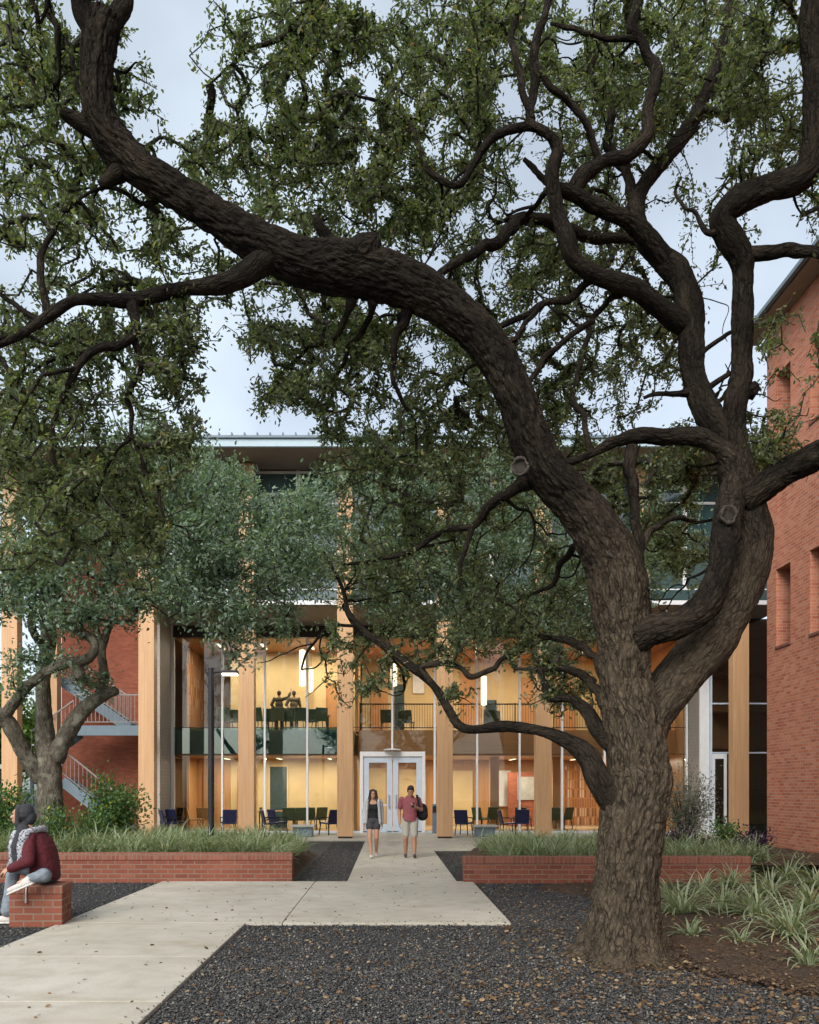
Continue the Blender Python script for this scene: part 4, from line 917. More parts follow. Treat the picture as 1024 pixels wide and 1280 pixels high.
 'top1': [(125, 60, 6.9, 26), (104, 15, 6.85, 30), (96, -20, 6.8, 30), (70, -90, 6.7, 24), (20, -170, 6.6, 16), (-20, -260, 6.6, 8)],
 'top2': [(132, 45, 6.9, 30), (152, 8, 6.95, 32), (158, -30, 7, 30), (190, -100, 7.1, 24), (240, -170, 7.2, 16), (260, -260, 7.3, 8)],
 'top3': [(150, 0, 6.95, 14), (200, -50, 7.3, 11), (300, -80, 7.8, 10), (392, -10, 8.2, 9), (388, 5, 8.2, 8), (352, 45, 8.3, 8), (300, 70, 8.4, 6), (262, 105, 8.5, 4)],
 'top4': [(90, -20, 6.8, 13), (60, -15, 6.9, 11), (58, 12, 7, 11), (71, 45, 7, 9), (72, 90, 7.1, 6), (60, 125, 7.2, 4)],
 'top5': [(130, 140, 6.95, 12), (98, 115, 7.2, 8), (90, 75, 7.4, 7), (78, 40, 7.6, 5)],
 'over1': [(96, -20, 6.8, 22), (40, -160, 6.2, 20), (0, -420, 5.2, 17), (-120, -900, 4, 13), (-60, -1700, 2.8, 10), (-100, -3600, 1.6, 8), (-800, -9000, .8, 5)],  # this and the next two: unseen limbs added to carry the shading sprays
 'over2': [(158, -30, 7, 24), (260, -220, 6.6, 22), (420, -520, 5.6, 18), (520, -1000, 4.3, 13), (600, -1900, 2.8, 10), (560, -3600, 1.6, 8), (700, -9000, .8, 5)],
 'over3': [(1030, -60, 7.4, 26), (960, -260, 6.8, 24), (900, -560, 5.7, 20), (960, -1000, 4.4, 14), (900, -1900, 2.8, 10), (1300, -3800, 1.6, 8), (2600, -9000, .8, 5)],
 'knot1': [(128, 168, 6.97, 30), (104, 154, 6.92, 24), (84, 143, 6.88, 20), (78, 139, 6.87, 15)],
 'knot2': [(150, 215, 7, 34), (132, 226, 6.97, 22), (124, 230, 6.96, 14)],
 'knot3': [(425, 318, 7.22, 34), (408, 296, 7.18, 20), (397, 278, 7.14, 14), (394, 270, 7.14, 9)],
 'knot4': [(450, 322, 7.2, 60), (462, 306, 7.17, 46), (468, 296, 7.15, 24)],
 'knot5': [(935, 490, 8.1, 26), (946, 482, 8.08, 14)],
}
base = P(779, 1202, TY)
oak = thing('live_oak', (base.x, base.y, 0), 'huge old live oak with dark furrowed bark arching over the courtyard', 'tree')
def true_radius(v):
    """half widths in metres; off-axis limbs look wider in a flat picture than they are"""
    o = []
    for i, (x, y, Y, w) in enumerate(v):
        a, b = v[max(0, i-1)], v[min(len(v)-1, i+1)]; tx, ty = b[0]-a[0], b[1]-a[1]; L = math.hypot(tx, ty)+1e-6; nx, ny = -ty/L, tx/L
        rx, ry = x-PX0, y-HOR; q = math.hypot(rx, ry)+1e-6; c2 = 1+(q/F)**2; nr = (nx*rx+ny*ry)/q
        o.append(w*Y/F/2*(.87 if y < 620 else .87+.08*min(1, (y-620)/200))/math.sqrt((1-nr*nr)+nr*nr*c2))
    return o
tr = {k: ([P(a, b, c) for a, b, c, d in v], true_radius(v)) for k, v in LIMBS.items()}
skel = []; skr = []
GR = {'trunk': Limbs(1), 'limb': None}
for k, (pts, rad) in tr.items():
    big = max(rad) > .09; rmid = sorted(rad)[len(rad)//2]
    if k == 'trunk':
        p, r = spline(pts, rad, .016); r = r*(1+.05*np.sin(np.arange(len(r))*.031))
        flare = np.clip((.60-p[:, 2])/.60, 0, 1); r = r*(1+.22*flare**2.2)
        GR['trunk'].add(p, r, 170, .030, .09, lobes=.27*flare**2)
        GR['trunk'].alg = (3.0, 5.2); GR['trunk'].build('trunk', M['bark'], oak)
    else:
        if not k.startswith(('knot', 'stub')): rad[1:] = [q*(1+.10*math.sin(i*2.3+len(k))) for i, q in enumerate(rad[1:])]
        if not big:                                   # live-oak crookedness between the joints
            p, r = spline(pts, rad, .03); off = np.stack([pn(np.stack([np.arange(len(p))*.16, np.full(len(p), hash_*7.3+len(k)), np.full(len(p), pts[0][0]*5)], 1)) for hash_ in (1, 2, 3)], 1)
            p = p+off*.05*np.minimum(1, np.minimum(np.arange(len(p)), 12)/12)[:, None]
        else: p, r = spline(pts, rad, .018)
        seg = 110 if rmid > .13 else 64 if rmid > .07 else 28 if rmid > .035 else 14
        amp = .020 if rmid > .12 else .013 if rmid > .07 else .007 if rmid > .035 else .004
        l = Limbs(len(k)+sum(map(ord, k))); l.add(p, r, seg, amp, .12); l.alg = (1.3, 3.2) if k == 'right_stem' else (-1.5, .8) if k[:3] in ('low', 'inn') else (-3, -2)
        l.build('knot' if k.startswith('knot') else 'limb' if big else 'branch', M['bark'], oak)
    p, r = spline(pts, rad, .10)
    if not k.startswith('knot'): skel.append(p); skr.append(r)
# crown: clumps (px, py, rx, ry, sprays, depth range)
CL = [(40, 60, 90, 90, 210, 6.4, 8.6), (40, 190, 95, 90, 240, 6.4, 8.6), (150, 110, 70, 110, 70, 7.2, 9), (110, 290, 110, 70, 200, 6.6, 8.6), (300, 60, 70, 70, 60, 7.8, 9.5), (380, 40, 90, 60, 150, 7.6, 9.5),
      (330, 200, 100, 80, 330, 7.6, 9.8), (430, 130, 100, 100, 320, 7.6, 9.8), (430, 240, 110, 80, 330, 7.7, 10), (540, 60, 90, 80, 260, 7.8, 10), (560, 170, 90, 90, 230, 8, 10.5), (540, 260, 90, 60, 200, 8, 10.5),
      (650, 40, 90, 70, 260, 8, 11), (740, 110, 90, 90, 280, 8.3, 11), (840, 40, 100, 80, 340, 8.2, 11), (880, 120, 90, 70, 200, 8.2, 10.5), (960, 60, 80, 90, 220, 7.6, 9.5), (970, 170, 60, 60, 130, 7.6, 9.5), (650, 210, 80, 60, 80, 8.5, 11),
      (640, 320, 80, 60, 120, 8.6, 11), (750, 250, 80, 60, 80, 8.6, 11), (700, 420, 100, 70, 230, 8.5, 11), (590, 360, 70, 40, 90, 8.6, 11), (780, 420, 70, 70, 120, 8.6, 11), (900, 260, 70, 60, 60, 8.4, 10), (1000, 260, 40, 40, 30, 7.6, 9),
      (330, 390, 90, 50, 210, 7.4, 9.6), (400, 440, 100, 60, 290, 7.4, 9.6), (380, 500, 80, 34, 170, 7.5, 9.6), (480, 420, 80, 70, 210, 7.6, 10), (470, 560, 80, 70, 170, 7.8, 10.5), (560, 480, 90, 90, 270, 7.9, 10.5), (560, 600, 100, 80, 210, 7.9, 11),
      (470, 660, 70, 60, 90, 8, 11), (640, 520, 70, 60, 130, 8.6, 11), (720, 560, 90, 50, 150, 8.6, 11), (820, 600, 80, 50, 130, 8.6, 10.5), (860, 560, 50, 40, 70, 8.5, 10), (840, 680, 50, 40, 70, 8.6, 10.5),
      (60, 480, 100, 80, 250, 6.7, 8.6), (60, 580, 110, 80, 270, 6.7, 8.6), (170, 480, 90, 80, 220, 6.9, 8.5), (160, 600, 90, 70, 210, 6.9, 8.5), (60, 400, 100, 50, 150, 6.7, 8.5), (70, 560, 120, 110, 90, 6.0, 6.7), (210, 400, 60, 50, 110, 6.8, 8.2), (230, 520, 40, 60, 70, 6.8, 8), (30, 670, 90, 50, 110, 6.5, 8), (170, 690, 60, 50, 80, 6.8, 8),
      (1000, 420, 45, 60, 55, 7.2, 8.4), (990, 560, 60, 50, 70, 7.3, 8.4), (945, 540, 40, 40, 50, 8, 9),
      (480, 575, 90, 40, 110, 8, 11), (600, 560, 70, 50, 110, 8.4, 11), (800, 620, 70, 50, 90, 8.7, 11), (850, 690, 50, 60, 70, 8.8, 11), (720, 590, 70, 40, 90, 8.7, 11),
      (700, 330, 70, 50, 130, 8.8, 11.5), (820, 150, 70, 60, 130, 9, 11.5), (640, 250, 60, 50, 80, 8.8, 11.5), (880, 340, 50, 60, 40, 8.8, 10.5), (780, 330, 60, 40, 70, 9, 11.5), (830, 440, 40, 60, 60, 8.9, 11), (740, 500, 80, 40, 120, 8.8, 11), (850, 230, 40, 50, 30, 9.3, 11), (230, 440, 40, 50, 70, 7.2, 8.8), (225, 320, 50, 30, 60, 7.4, 9), (330, 330, 60, 24, 50, 7.6, 9.4), (100, 130, 60, 70, 70, 7.2, 9), (420, 360, 60, 24, 60, 7.8, 9.6), (600, 440, 60, 40, 90, 8.6, 11),
      (460, 760, 70, 70, 110, 8.4, 11), (560, 740, 90, 70, 130, 8.3, 11), (650, 700, 90, 80, 140, 8.3, 11), (640, 800, 90, 50, 130, 8.2, 10.5), (700, 770, 60, 70, 110, 8.3, 10.5), (480, 700, 90, 50, 80, 8.4, 11), (440, 850, 26, 40, 24, 8.8, 9.6), (545, 800, 60, 40, 100, 8.4, 10), (700, 860, 50, 40, 80, 8.2, 9.6), (470, 845, 26, 24, 26, 8.6, 9.4), (575, 870, 24, 20, 18, 8.3, 9),
      (100, -120, 160, 100, 160, 6.4, 9), (400, -120, 180, 100, 200, 7.2, 10), (700, -120, 180, 100, 200, 7.8, 10.5), (980, -120, 160, 100, 160, 7.2, 9.5), (-110, 300, 90, 260, 170, 6, 8.5), (1130, 250, 90, 260, 150, 6.8, 9)]
GAP = [(228, 105, 30, 56), (208, 40, 18, 34), (240, 160, 22, 18), (285, 478, 22, 58), (275, 400, 15, 24), (268, 510, 18, 22), (835, 255, 22, 40), (897, 400, 12, 84), (876, 205, 40, 24), (965, 350, 26, 30), (795, 488, 34, 15), (985, 270, 34, 26), (945, 480, 14, 60), (662, 222, 24, 28), (712, 62, 24, 18),
       (640, 268, 30, 16), (530, 350, 40, 14), (300, 235, 14, 10), (100, 345, 26, 12), (360, 400, 30, 9), (480, 395, 16, 10), (935, 270, 14, 26), (430, 320, 14, 10), (186, 20, 18, 24), (880, 300, 14, 26), (480, 20, 20, 14), (385, 555, 6, 4), (350, 560, 46, 40), (340, 600, 40, 30)]
CL = [(a, b, c, d, int(n*(.95 if a < 140 and b < 330 else 1.25 if b < 330 else .95 if b < 640 else .85)), y0, y1) for a, b, c, d, n, y0, y1 in CL]
# crooked secondary branches springing from the limbs
g2 = np.random.default_rng(2024); big_pts = [(p, r) for p, r in zip(skel, skr) if r.max() > .035]; made = 0
wts = np.array([len(p) for p, r in big_pts], float); wts /= wts.sum()
while made < 52:
    p, r = big_pts[g2.choice(len(big_pts), p=wts)]; i = int(g2.integers(2, len(p)-1)); c = p[i].copy()
    if c[2] < 3.2: continue
    up = np.array([0, 0, 1.]); d = g2.normal(0, .7, 3)+[0, .55, .25]; d /= np.linalg.norm(d); n = int(g2.integers(7, 15)); st_ = g2.uniform(.10, .16); q = [c]; r0 = min(r[i]*.5, g2.uniform(.018, .036))
    for j in range(n):
        d = d+g2.normal(0, .42, 3)+[0, .05, .04]; d /= np.linalg.norm(d); c = c+d*st_; q.append(c.copy())
    q = np.array(q); pxs = PX0+q[:, 0]/q[:, 1]*F; pys = HOR-(q[:, 2]-CAMH)/q[:, 1]*F
    if (q[:, 1] < p[i][1]-.10).any() or (q[-1, 1] < p[i][1]+.15): continue
    if any((((pxs-a)/e)**2+((pys-b)/f)**2 < 1).any() for a, b, e, f in GAP[:12]): continue
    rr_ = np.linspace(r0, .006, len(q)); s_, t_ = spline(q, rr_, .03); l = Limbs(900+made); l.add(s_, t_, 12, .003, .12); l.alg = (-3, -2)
    for _ in range(int(g2.integers(2, 5))):           # forks
        j = int(g2.integers(2, len(q)-1)); c = q[j].copy(); d = g2.normal(0, .8, 3)+[0, .2, 0]; d /= np.linalg.norm(d); f = [c]
        for _j in range(int(g2.integers(5, 11))): d = d+g2.normal(0, .45, 3); d /= np.linalg.norm(d); c = c+d*.10; c[1] = max(c[1], q[0][1]); f.append(c.copy())
        s2, t2 = spline(np.array(f), np.linspace(rr_[j]*.75, .004, len(f)), .03); l.add(s2, t2, 10, .002, .1); s2, t2 = spline(np.array(f), np.linspace(rr_[j]*.75, .004, len(f)), .10); skel.append(s2); skr.append(t2)
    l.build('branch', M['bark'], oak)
    s_, t_ = spline(q, rr_, .10); skel.append(s_); skr.append(t_); made += 1
# pruning scars: ring of healed bark round pale wood
for px, py, Y, r, tilt in ((650, 583, 7.285, 9.5, -.25), (911, 643, 7.50, 9.5, .1), (769, 690, 7.43, 6.5, -.1)):
    c = P(px, py, Y); rr = r*Y/F; rot = Matrix.Rotation(tilt, 3, 'Z') @ Matrix.Rotation(math.pi/2, 3, 'X')
    b = MB(); n = 28
    b.tube([c+rot @ Vector((rr*math.cos(2*math.pi*i/n)*(1+.10*math.sin(i*.9+px)+.07*math.sin(i*2.1)), rr*1.12*math.sin(2*math.pi*i/n), 0)) for i in range(n+1)], [rr*.21*(1+.30*math.sin(i*.67+px)+.2*math.sin(i*1.57)) for i in range(n+1)], 8)
    sc = b.build('pruning_scar', M['bark_pale'], oak, True)
    MB().tube([c+rot @ Vector((0, 0, -.10)), c+rot @ Vector((0, 0, -.02))], rr*.85, 18).build('scar_face', M['twig'], sc)
LG = []
for k in LIMBS:
    v = [q for q in LIMBS[k]]
    for q0, q1 in zip(v[:-1], v[1:]):
        if max(q0[3], q1[3]) > 5.5:
            for f in (0, .33, .66): LG.append([q0[i]*(1-f)+q1[i]*f for i in range(4)])
LG = np.array(LG)
def targets(CL, GAP, seed, LG=None, keep=.03):
    g = np.random.default_rng(seed); o = []
    for cx, cy, rx, ry, n, y0, y1 in CL:
        sub = [(g.normal(0, .5), g.normal(0, .5), g.random()) for _ in range(max(2, n//22))]
        for i in range(n):
            if g.random() < .5: s = sub[g.integers(len(sub))]; u, v, w = s[0]+g.normal(0, .2), s[1]+g.normal(0, .2), s[2]+g.normal(0, .15)
            else:
                a = g.random()*2*math.pi; q = math.sqrt(g.random()); u, v, w = q*math.cos(a), q*math.sin(a), g.random()
            if u*u+v*v > 1.25: continue
            x, y, Y = cx+rx*u, cy+ry*v, y0+(y1-y0)*min(1.1, max(-.05, w))
            if any(((x-a)/c)**2+((y-b)/d)**2 < 1 for a, b, c, d in GAP) and g.random() > keep: continue
            if LG is not None:
                dd = np.hypot(LG[:, 0]-x, LG[:, 1]-y)-LG[:, 3]/2; j = dd.argmin()
                if dd[j] < (15 if LG[j, 3] > 14 else 8) and Y < LG[j, 2]+.3: Y = LG[j, 2]+.4+g.random()*.8
            o.append(tuple(P(x, y, Y)))
    return np.array(o)
tg = targets(CL, GAP, 5, LG)
g = np.random.default_rng(91); ov = g.uniform((-6, -3.5, 8.2), (6.5, 6.6, 12), (1500, 3)); ov = ov[ov[:, 2] > CAMH+1.02*ov[:, 1]+.45]   # unseen sprays added over the viewer's head to shade the upper limbs
tg = np.concatenate([tg, ov])
A, par, cnt, tips, N0 = grow(np.concatenate(skel), np.concatenate(skr), tg, seed=3)
twig_mesh('twigs', A, par, cnt, N0, M['twig'], oak, r0=.0036, pw=.5)
ps, dr, sz, rn = sprays(A, par, tips, 27, .034, .047, 8)
okk = ps[:, 2] > .6
leaf_mesh('crown', ps[okk], dr[okk], sz[okk], M['leaf_big'], oak, ratio=.46, seed=4, rnd=rn[okk])
print('oak', len(tg), len(A), len(ps))

# ---------- the grey oak behind the left planter
L2 = {
 'trunk': [(62, 1062, 17, 46), (63, 1030, 17, 37), (62, 990, 17, 34), (60, 955, 17, 34), (57, 930, 17.1, 27), (55, 880, 17.2, 20), (54, 847, 17.3, 19), (59, 815, 17.4, 20), (61, 790, 17.5, 21), (58, 765, 17.6, 18), (66, 730, 17.8, 15), (85, 690, 18, 12), (120, 640, 18.2, 9), (150, 600, 18.4, 6)],
 'left': [(52, 975, 17, 24), (33, 946, 16.8, 21), (16, 915, 16.6, 21), (5, 898, 16.5, 21), (-20, 880, 16.3, 20), (-60, 840, 16, 16), (-100, 780, 16, 10)],
 'left2': [(4, 897, 16.5, 18), (18, 878, 16.4, 15), (36, 857, 16.3, 12), (58, 840, 16.2, 12), (80, 830, 16.2, 14), (100, 827, 16.2, 14), (114, 820, 16.2, 13), (118, 803, 16.2, 11), (101, 789, 16.2, 11), (82, 778, 16.3, 12), (70, 762, 16.4, 10), (60, 735, 16.6, 8)],
 'knob': [(92, 826, 16.2, 18), (98, 842, 16.2, 16), (97, 848, 16.2, 12)],
 'right': [(68, 950, 17, 26), (82, 920, 17, 23), (106, 886, 17, 20), (128, 870, 17, 16), (146, 863, 17, 12)],
 'right2': [(124, 872, 17, 15), (130, 845, 17.2, 13), (128, 808, 17.4, 11), (150, 760, 17.8, 9), (200, 710, 18, 7), (260, 670, 18.2, 5), (330, 650, 18.4, 4)],
 'loop': [(57, 812, 17.3, 11), (42, 790, 16.9, 10), (40, 770, 16.7, 9), (50, 750, 16.7, 8), (70, 720, 16.8, 7), (110, 700, 17, 5)],
 'up2': [(128, 810, 17.4, 10), (120, 770, 17.4, 8), (150, 700, 17.5, 7), (220, 630, 17.7, 5), (300, 600, 18, 4)],
}
b2 = P(62, 1030, 17); oak2 = thing('live_oak', (b2.x, 17, .4), 'smaller live oak with grey forked trunk and blue green crown behind the left planter', 'tree')
skel2 = []
for k, v in L2.items():
    pts = [P(a, b, c) for a, b, c, d in v]; rad = true_radius(v)
    p, r = spline(pts, rad, .035); l = Limbs(len(k)*5); l.add(p, r, 48 if max(rad) > .2 else 28, .022, .16)
    l.build('trunk' if k == 'trunk' else 'limb', M['bark_grey'], oak2); skel2.append(spline(pts, rad, .15)[0])
CL2 = [(230, 610, 80, 60, 330, 15.5, 19), (320, 640, 90, 60, 400, 15.5, 20), (300, 715, 110, 50, 420, 15.5, 20), (390, 690, 70, 60, 260, 16, 20), (200, 690, 100, 60, 330, 15.5, 19), (100, 690, 110, 70, 330, 15, 18.5), (60, 750, 90, 36, 130, 15.2, 17.5), (20, 720, 60, 50, 130, 15, 18), (170, 560, 60, 40, 130, 16, 19),
       (130, 750, 70, 26, 60, 16, 18), (60, 810, 40, 22, 40, 15.6, 16.6), (300, 775, 40, 32, 90, 16, 18), (340, 780, 30, 26, 50, 16.3, 18), (120, 850, 26, 14, 22, 16.4, 17.2), (160, 770, 22, 22, 14, 16.2, 17.5), (310, 825, 16, 20, 16, 16.4, 17), (420, 620, 40, 50, 90, 17, 20), (-60, 660, 60, 110, 160, 15, 19), (30, 840, 26, 30, 36, 15.8, 16.5), (240, 760, 60, 20, 70, 16, 18.5)]
tg2 = targets(CL2, [(345, 590, 36, 26), (75, 700, 10, 14), (42, 815, 8, 30)], 6)
A2, par2, cnt2, tips2, N02 = grow(np.concatenate(skel2), None, tg2, step=.2, jitter=.12, seed=9, maxlen=4)
twig_mesh('twigs', A2, par2, cnt2, N02, M['bark_grey'] if False else M['twig'], oak2, r0=.0045, seg=4)
ps, dr, sz, rn = sprays(A2, par2, tips2, 24, .13, .095, 18)
leaf_mesh('crown', ps, dr, sz, M['leaf_blue'], oak2, ratio=.42, seed=14, rnd=rn)

# ---------- a third oak, its trunk behind the big one, its crown in front of the glass
L3 = {'trunk': [(800, 1072, 19.5, 30), (800, 1040, 19.5, 22), (796, 980, 19.5, 20), (790, 900, 19.6, 18), (770, 830, 19.7, 14), (735, 770, 19.8, 11), (690, 720, 20, 8), (640, 680, 20.2, 5)],
      'limb1': [(792, 910, 19.6, 14), (800, 850, 19.8, 11), (806, 780, 20, 8), (800, 720, 20.2, 5)], 'limb2': [(735, 770, 19.8, 9), (690, 760, 19.5, 7), (640, 750, 19.3, 6), (570, 730, 19.2, 5), (500, 700, 19.2, 4)]}
b3 = P(800, 1050, 19.5); oak3 = thing('live_oak', (b3.x, 19.5, .2), 'distant oak with soft blue green crown, its stem hidden behind the big trunk', 'tree')
skel3 = []
for k, v in L3.items():
    pts = [P(a, b, c) for a, b, c, d in v]; rad = true_radius(v)
    p, r = spline(pts, rad, .06); l = Limbs(len(k)*7+1); l.add(p, r, 24, .018, .12); l.build('trunk' if k == 'trunk' else 'limb', M['bark_grey'], oak3); skel3.append(spline(pts, rad, .15)[0])
CL3 = [(560, 690, 90, 60, 420, 17.5, 21), (490, 670, 70, 60, 300, 18, 21), (640, 690, 90, 70, 430, 17.5, 21), (560, 610, 90, 50, 260, 18, 21), (480, 600, 60, 40, 110, 18, 21), (660, 610, 60, 50, 150, 18, 21), (840, 650, 40, 70, 110, 18.5, 21), (640, 770, 80, 40, 260, 17.5, 20.5), (720, 740, 60, 60, 230, 18, 21), (560, 765, 70, 34, 190, 18, 20.5), (470, 745, 50, 34, 110, 18, 20.5), (700, 810, 40, 30, 60, 18, 20), (810, 700, 40, 60, 100, 18.5, 21), (500, 750, 40, 30, 50, 18, 20.5)]
tg3 = targets(CL3, [(608, 690, 8, 30)], 16)
A3, par3, cnt3, tips3, N03 = grow(np.concatenate(skel3), None, tg3, step=.22, jitter=.12, seed=19, maxlen=4)
twig_mesh('twigs', A3, par3, cnt3, N03, M['twig'], oak3, r0=.004, seg=4)
ps, dr, sz, rn = sprays(A3, par3, tips3, 22, .14, .10, 28)
leaf_mesh('crown', ps, dr, sz, M['leaf_blue'], oak3, ratio=.42, seed=24, rnd=rn)

# ---------- bright trees far off beyond the left corner
for i, (x, y, h, lab) in enumerate(((-24.5, 50, 9, 'bright green tree far off, seen between the left timber column and the grey oak trunk'), (-31, 58, 11, 'pale green tree farthest off beyond the left edge of the timber columns'), (-20.5, 62, 8, 'small bright tree low behind the outdoor stair'))):
    t = thing('tree', (x, y, 0), lab, 'tree', None); l = Limbs(40+i); p, r = spline([(x, y, -.1), (x+.2, y, h*.3), (x, y+.1, h*.75)], [.3, .22, .06], .3); l.add(p, r, 12, .02, .1); l.build('trunk', M['bark_grey'], t)
    g = np.random.default_rng(50+i); c = g.normal(size=(60, 3)); c /= np.linalg.norm(c, axis=1, keepdims=True); c = c*g.uniform(.3, 1, (60, 1))*[3.4, 3, h*.38]+[x, y, h*.6]
    q = (c[g.integers(60, size=7000)]+g.normal(0, .5, (7000, 3))); leaf_mesh('crown', q, g.normal(size=(7000, 3)), g.uniform(.2, .4, 7000), M['leaf_far'], t, .6, 60+i)

# ---------------------------------------------------------------- planting: strap-leaved tufts, shrubs
def blades(base, nb, L, wd, seed, el=(35, 85), bend=(40, 110), vari=.5, segs=5):
    """arching strap leaves with pale edges; base (n,3)"""
    g = np.random.default_rng(seed); b = np.repeat(base, nb, 0); n = len(b)
    az = g.uniform(0, 2*np.pi, n); e0 = np.radians(g.uniform(*el, n)); bd = np.radians(g.uniform(*bend, n)); Ln = L*g.uniform(.55, 1.15, n)*np.repeat(g.uniform(.65, 1.2, len(base)), nb); w = wd*g.uniform(.7, 1.2, n)
    b = b+np.stack([np.cos(az), np.sin(az), 0*az], 1)*g.uniform(0, .05, n)[:, None]
    p = b.copy(); V = []; side = np.stack([-np.sin(az), np.cos(az), 0*az], 1); pts = [p.copy()]; yaw = g.normal(0, .12, n)
    for k in range(segs):
        e = e0-bd*((k+.5)/segs)**1.4; a2 = az+yaw*k
        p = p+np.stack([np.cos(a2)*np.cos(e), np.sin(a2)*np.cos(e), np.sin(e)], 1)*(Ln/segs)[:, None]; pts.append(p.copy())
    prof = [.75, 1, 1, .85, .55, .06][:segs+1] if segs == 5 else np.linspace(1, .1, segs+1)
    for k in range(segs+1):
        o = side*(w*prof[k]*.5)[:, None]; V += [pts[k]-o, pts[k]-np.array([0, 0, 1])*(w*prof[k]*.18)[:, None], pts[k]+o]
    V = np.stack(V, 1).reshape(-1, 3); m = 3*(segs+1); bb = np.arange(n)[:, None]*m; Q = []
    for k in range(segs):
        for c in (0, 1): Q.append(bb+[k*3+c, k*3+c+1, k*3+c+4, k*3+c+3])
    Q = np.stack(Q, 1).reshape(-1, 4)
    cen = g.uniform(.05, .5, n); edge = np.where(g.random(n) < vari, g.uniform(.65, .92, n), cen+.12); dead = g.random(n) < .03; cen = np.where(dead, .98, cen); edge = np.where(dead, 1, edge)
    r = np.tile(np.stack([edge, cen, edge], 1), (1, segs+1)).ravel()
    return V, Q, r
def blade_obj(name, base, nb, L, wd, seed, parent=None, off=(0, 0, 0), **kw):
    V, Q, r = blades(np.array(base, float), nb, L, wd, seed, **kw)
    return raw_mesh(name, V-np.array(off), Q, M['blade'], False, {'rnd': ('FLOAT', r)})
g = np.random.default_rng(77)
bs = [(x, y, .40 if x < -2.3 else .40-(x+2.3)*.45) for x, y in ((g.uniform(-10.6, -1.9), g.uniform(14.5, 18.4)) for _ in range(640))]
tag(link('ground_cover', blade_obj('ground_cover', bs, 26, .62, .021, 3, vari=.7, el=(38, 88))), kind='stuff')
bs = []
while len(bs) < 330:
    x, y = g.uniform(2.15, 7.2), g.uniform(14.75, 19.2)
    if y < 15.5+max(0, 2.4-x)*2: 
        if x < 2.6 and g.random() < .7: continue
    bs.append((x, y, .26))
tag(link('ground_cover', blade_obj('ground_cover', bs, 26, .60, .020, 4, vari=.8, el=(40, 88))), kind='stuff')
# individual clumps in the mulch at the right: three grown forms, copied and turned
forms = [blade_obj('strap_clump', [(0, 0, 0), (.05, .03, 0), (-.04, .05, 0)], n, L, .024, 30+i, el=(25, 86), bend=(45, 125), vari=.85) for i, (n, L) in enumerate(((34, .70), (28, .60), (12, .48)))]
spots = [(852, 1146, 0, 1.0, 'striped strap-leaved clump nearest the right flank of the big trunk'), (838, 1128, 1, .9, 'striped strap-leaved clump half hidden behind the big trunk'), (905, 1142, 0, .95, 'striped strap-leaved clump in the mulch, middle of the nearest row'), (876, 1122, 1, 1.0, 'upright striped strap-leaved clump before the end of the low brick wall'),
         (948, 1150, 0, 1.0, 'broad striped strap-leaved clump in the mulch, second from the frame edge in the nearest row'), (992, 1176, 0, 1.05, 'largest pale striped strap-leaved clump low at the right edge'), (1012, 1142, 1, 1.1, 'striped strap-leaved clump behind the largest one at the right edge'), (962, 1124, 1, 1.05, 'striped strap-leaved clump in the middle of the right bed'),
         (868, 1174, 2, .9, 'small sparse strap-leaved clump lying in front of the nearest row by the trunk'), (926, 1182, 2, .8, 'tiny sparse strap-leaved sprout standing alone in the mulch'), (1006, 1212, 2, 1.1, 'sparse drooping strap-leaved clump nearest the camera at the right'), (915, 1112, 1, 1.0, 'striped strap-leaved clump in the back row beside the brick wall end'),
         (938, 1100, 0, .9, 'striped strap-leaved clump just right of the brick wall end'), (985, 1106, 0, 1.0, 'striped strap-leaved clump in the back row under the brick building wall'), (1018, 1112, 1, 1.1, 'striped strap-leaved clump in the back row at the frame edge'), (1000, 1092, 1, 1.0, 'striped strap-leaved clump against the base of the brick building'), (968, 1088, 1, .9, 'striped strap-leaved clump farthest back by the brick building corner')]
for i, (px, py, f, s, lab) in enumerate(spots):
    q = G(px, py); o = link('strap_clump', forms[f], None, (q.x, q.y, .02)); o.rotation_euler = (0, 0, i*1.7); o.scale = (s, s, s)
    tag(o, lab, 'plant', 'strap leaved clumps in the right bed')

def shrub(px, Y, z0, rx, rz, n, size, mt, lab, seed, name='shrub', stems=9, ratio=.5, airy=.0, cat='shrub'):
    c = P(px, 0, Y); t = thing(name, (c.x, Y, z0), lab, cat); g = np.random.default_rng(seed)
    sm = MB(); cl = []
    for i in range(stems):
        a = i*2.4+g.random(); tip = Vector((c.x+rx*.75*math.cos(a)*g.uniform(.3, 1), Y+rx*.6*math.sin(a)*g.uniform(.3, 1), z0+rz*g.uniform(.6, 1)))
        b = Vector((c.x+.06*math.cos(a), Y+.06*math.sin(a), z0-.03)); m_ = (b+tip)/2+Vector((0, 0, rz*.12))
        sm.tube([b, m_, tip], [.014, .009, .004], 6)
        for f in np.linspace(.3, 1, 8):
            q = b.lerp(tip, f); cl.append((*(q+Vector(g.normal(0, .13*rx+.02, 3))),))
    sm.build('stems', M['twig'], t)
    cl = np.array(cl); k = g.integers(len(cl), size=n); v = g.normal(0, 1, (n, 3)); q = cl[k]+v*(.16*rx+.02)
    q = q[q[:, 2] > z0+.02]; d = q-np.array([c.x, Y, z0+rz*.3]); d /= np.linalg.norm(d, axis=1, keepdims=True); d = d*.7+g.normal(0, .6, d.shape)
    leaf_mesh('foliage', q, d, size*g.uniform(.6, 1.2, len(q)), M[mt], t, ratio, seed+5); return t
shrub(140, 17.6, .30, .80, 1.5, 5200, .085, 'leaf_shrub', 'rounded green shrub in the left planter before the timber column', 3, stems=16)
shrub(2, 16.9, .40, .75, 1.25, 4000, .085, 'leaf_shrub', 'green shrub at the left edge behind the sitting woman', 4, stems=14)
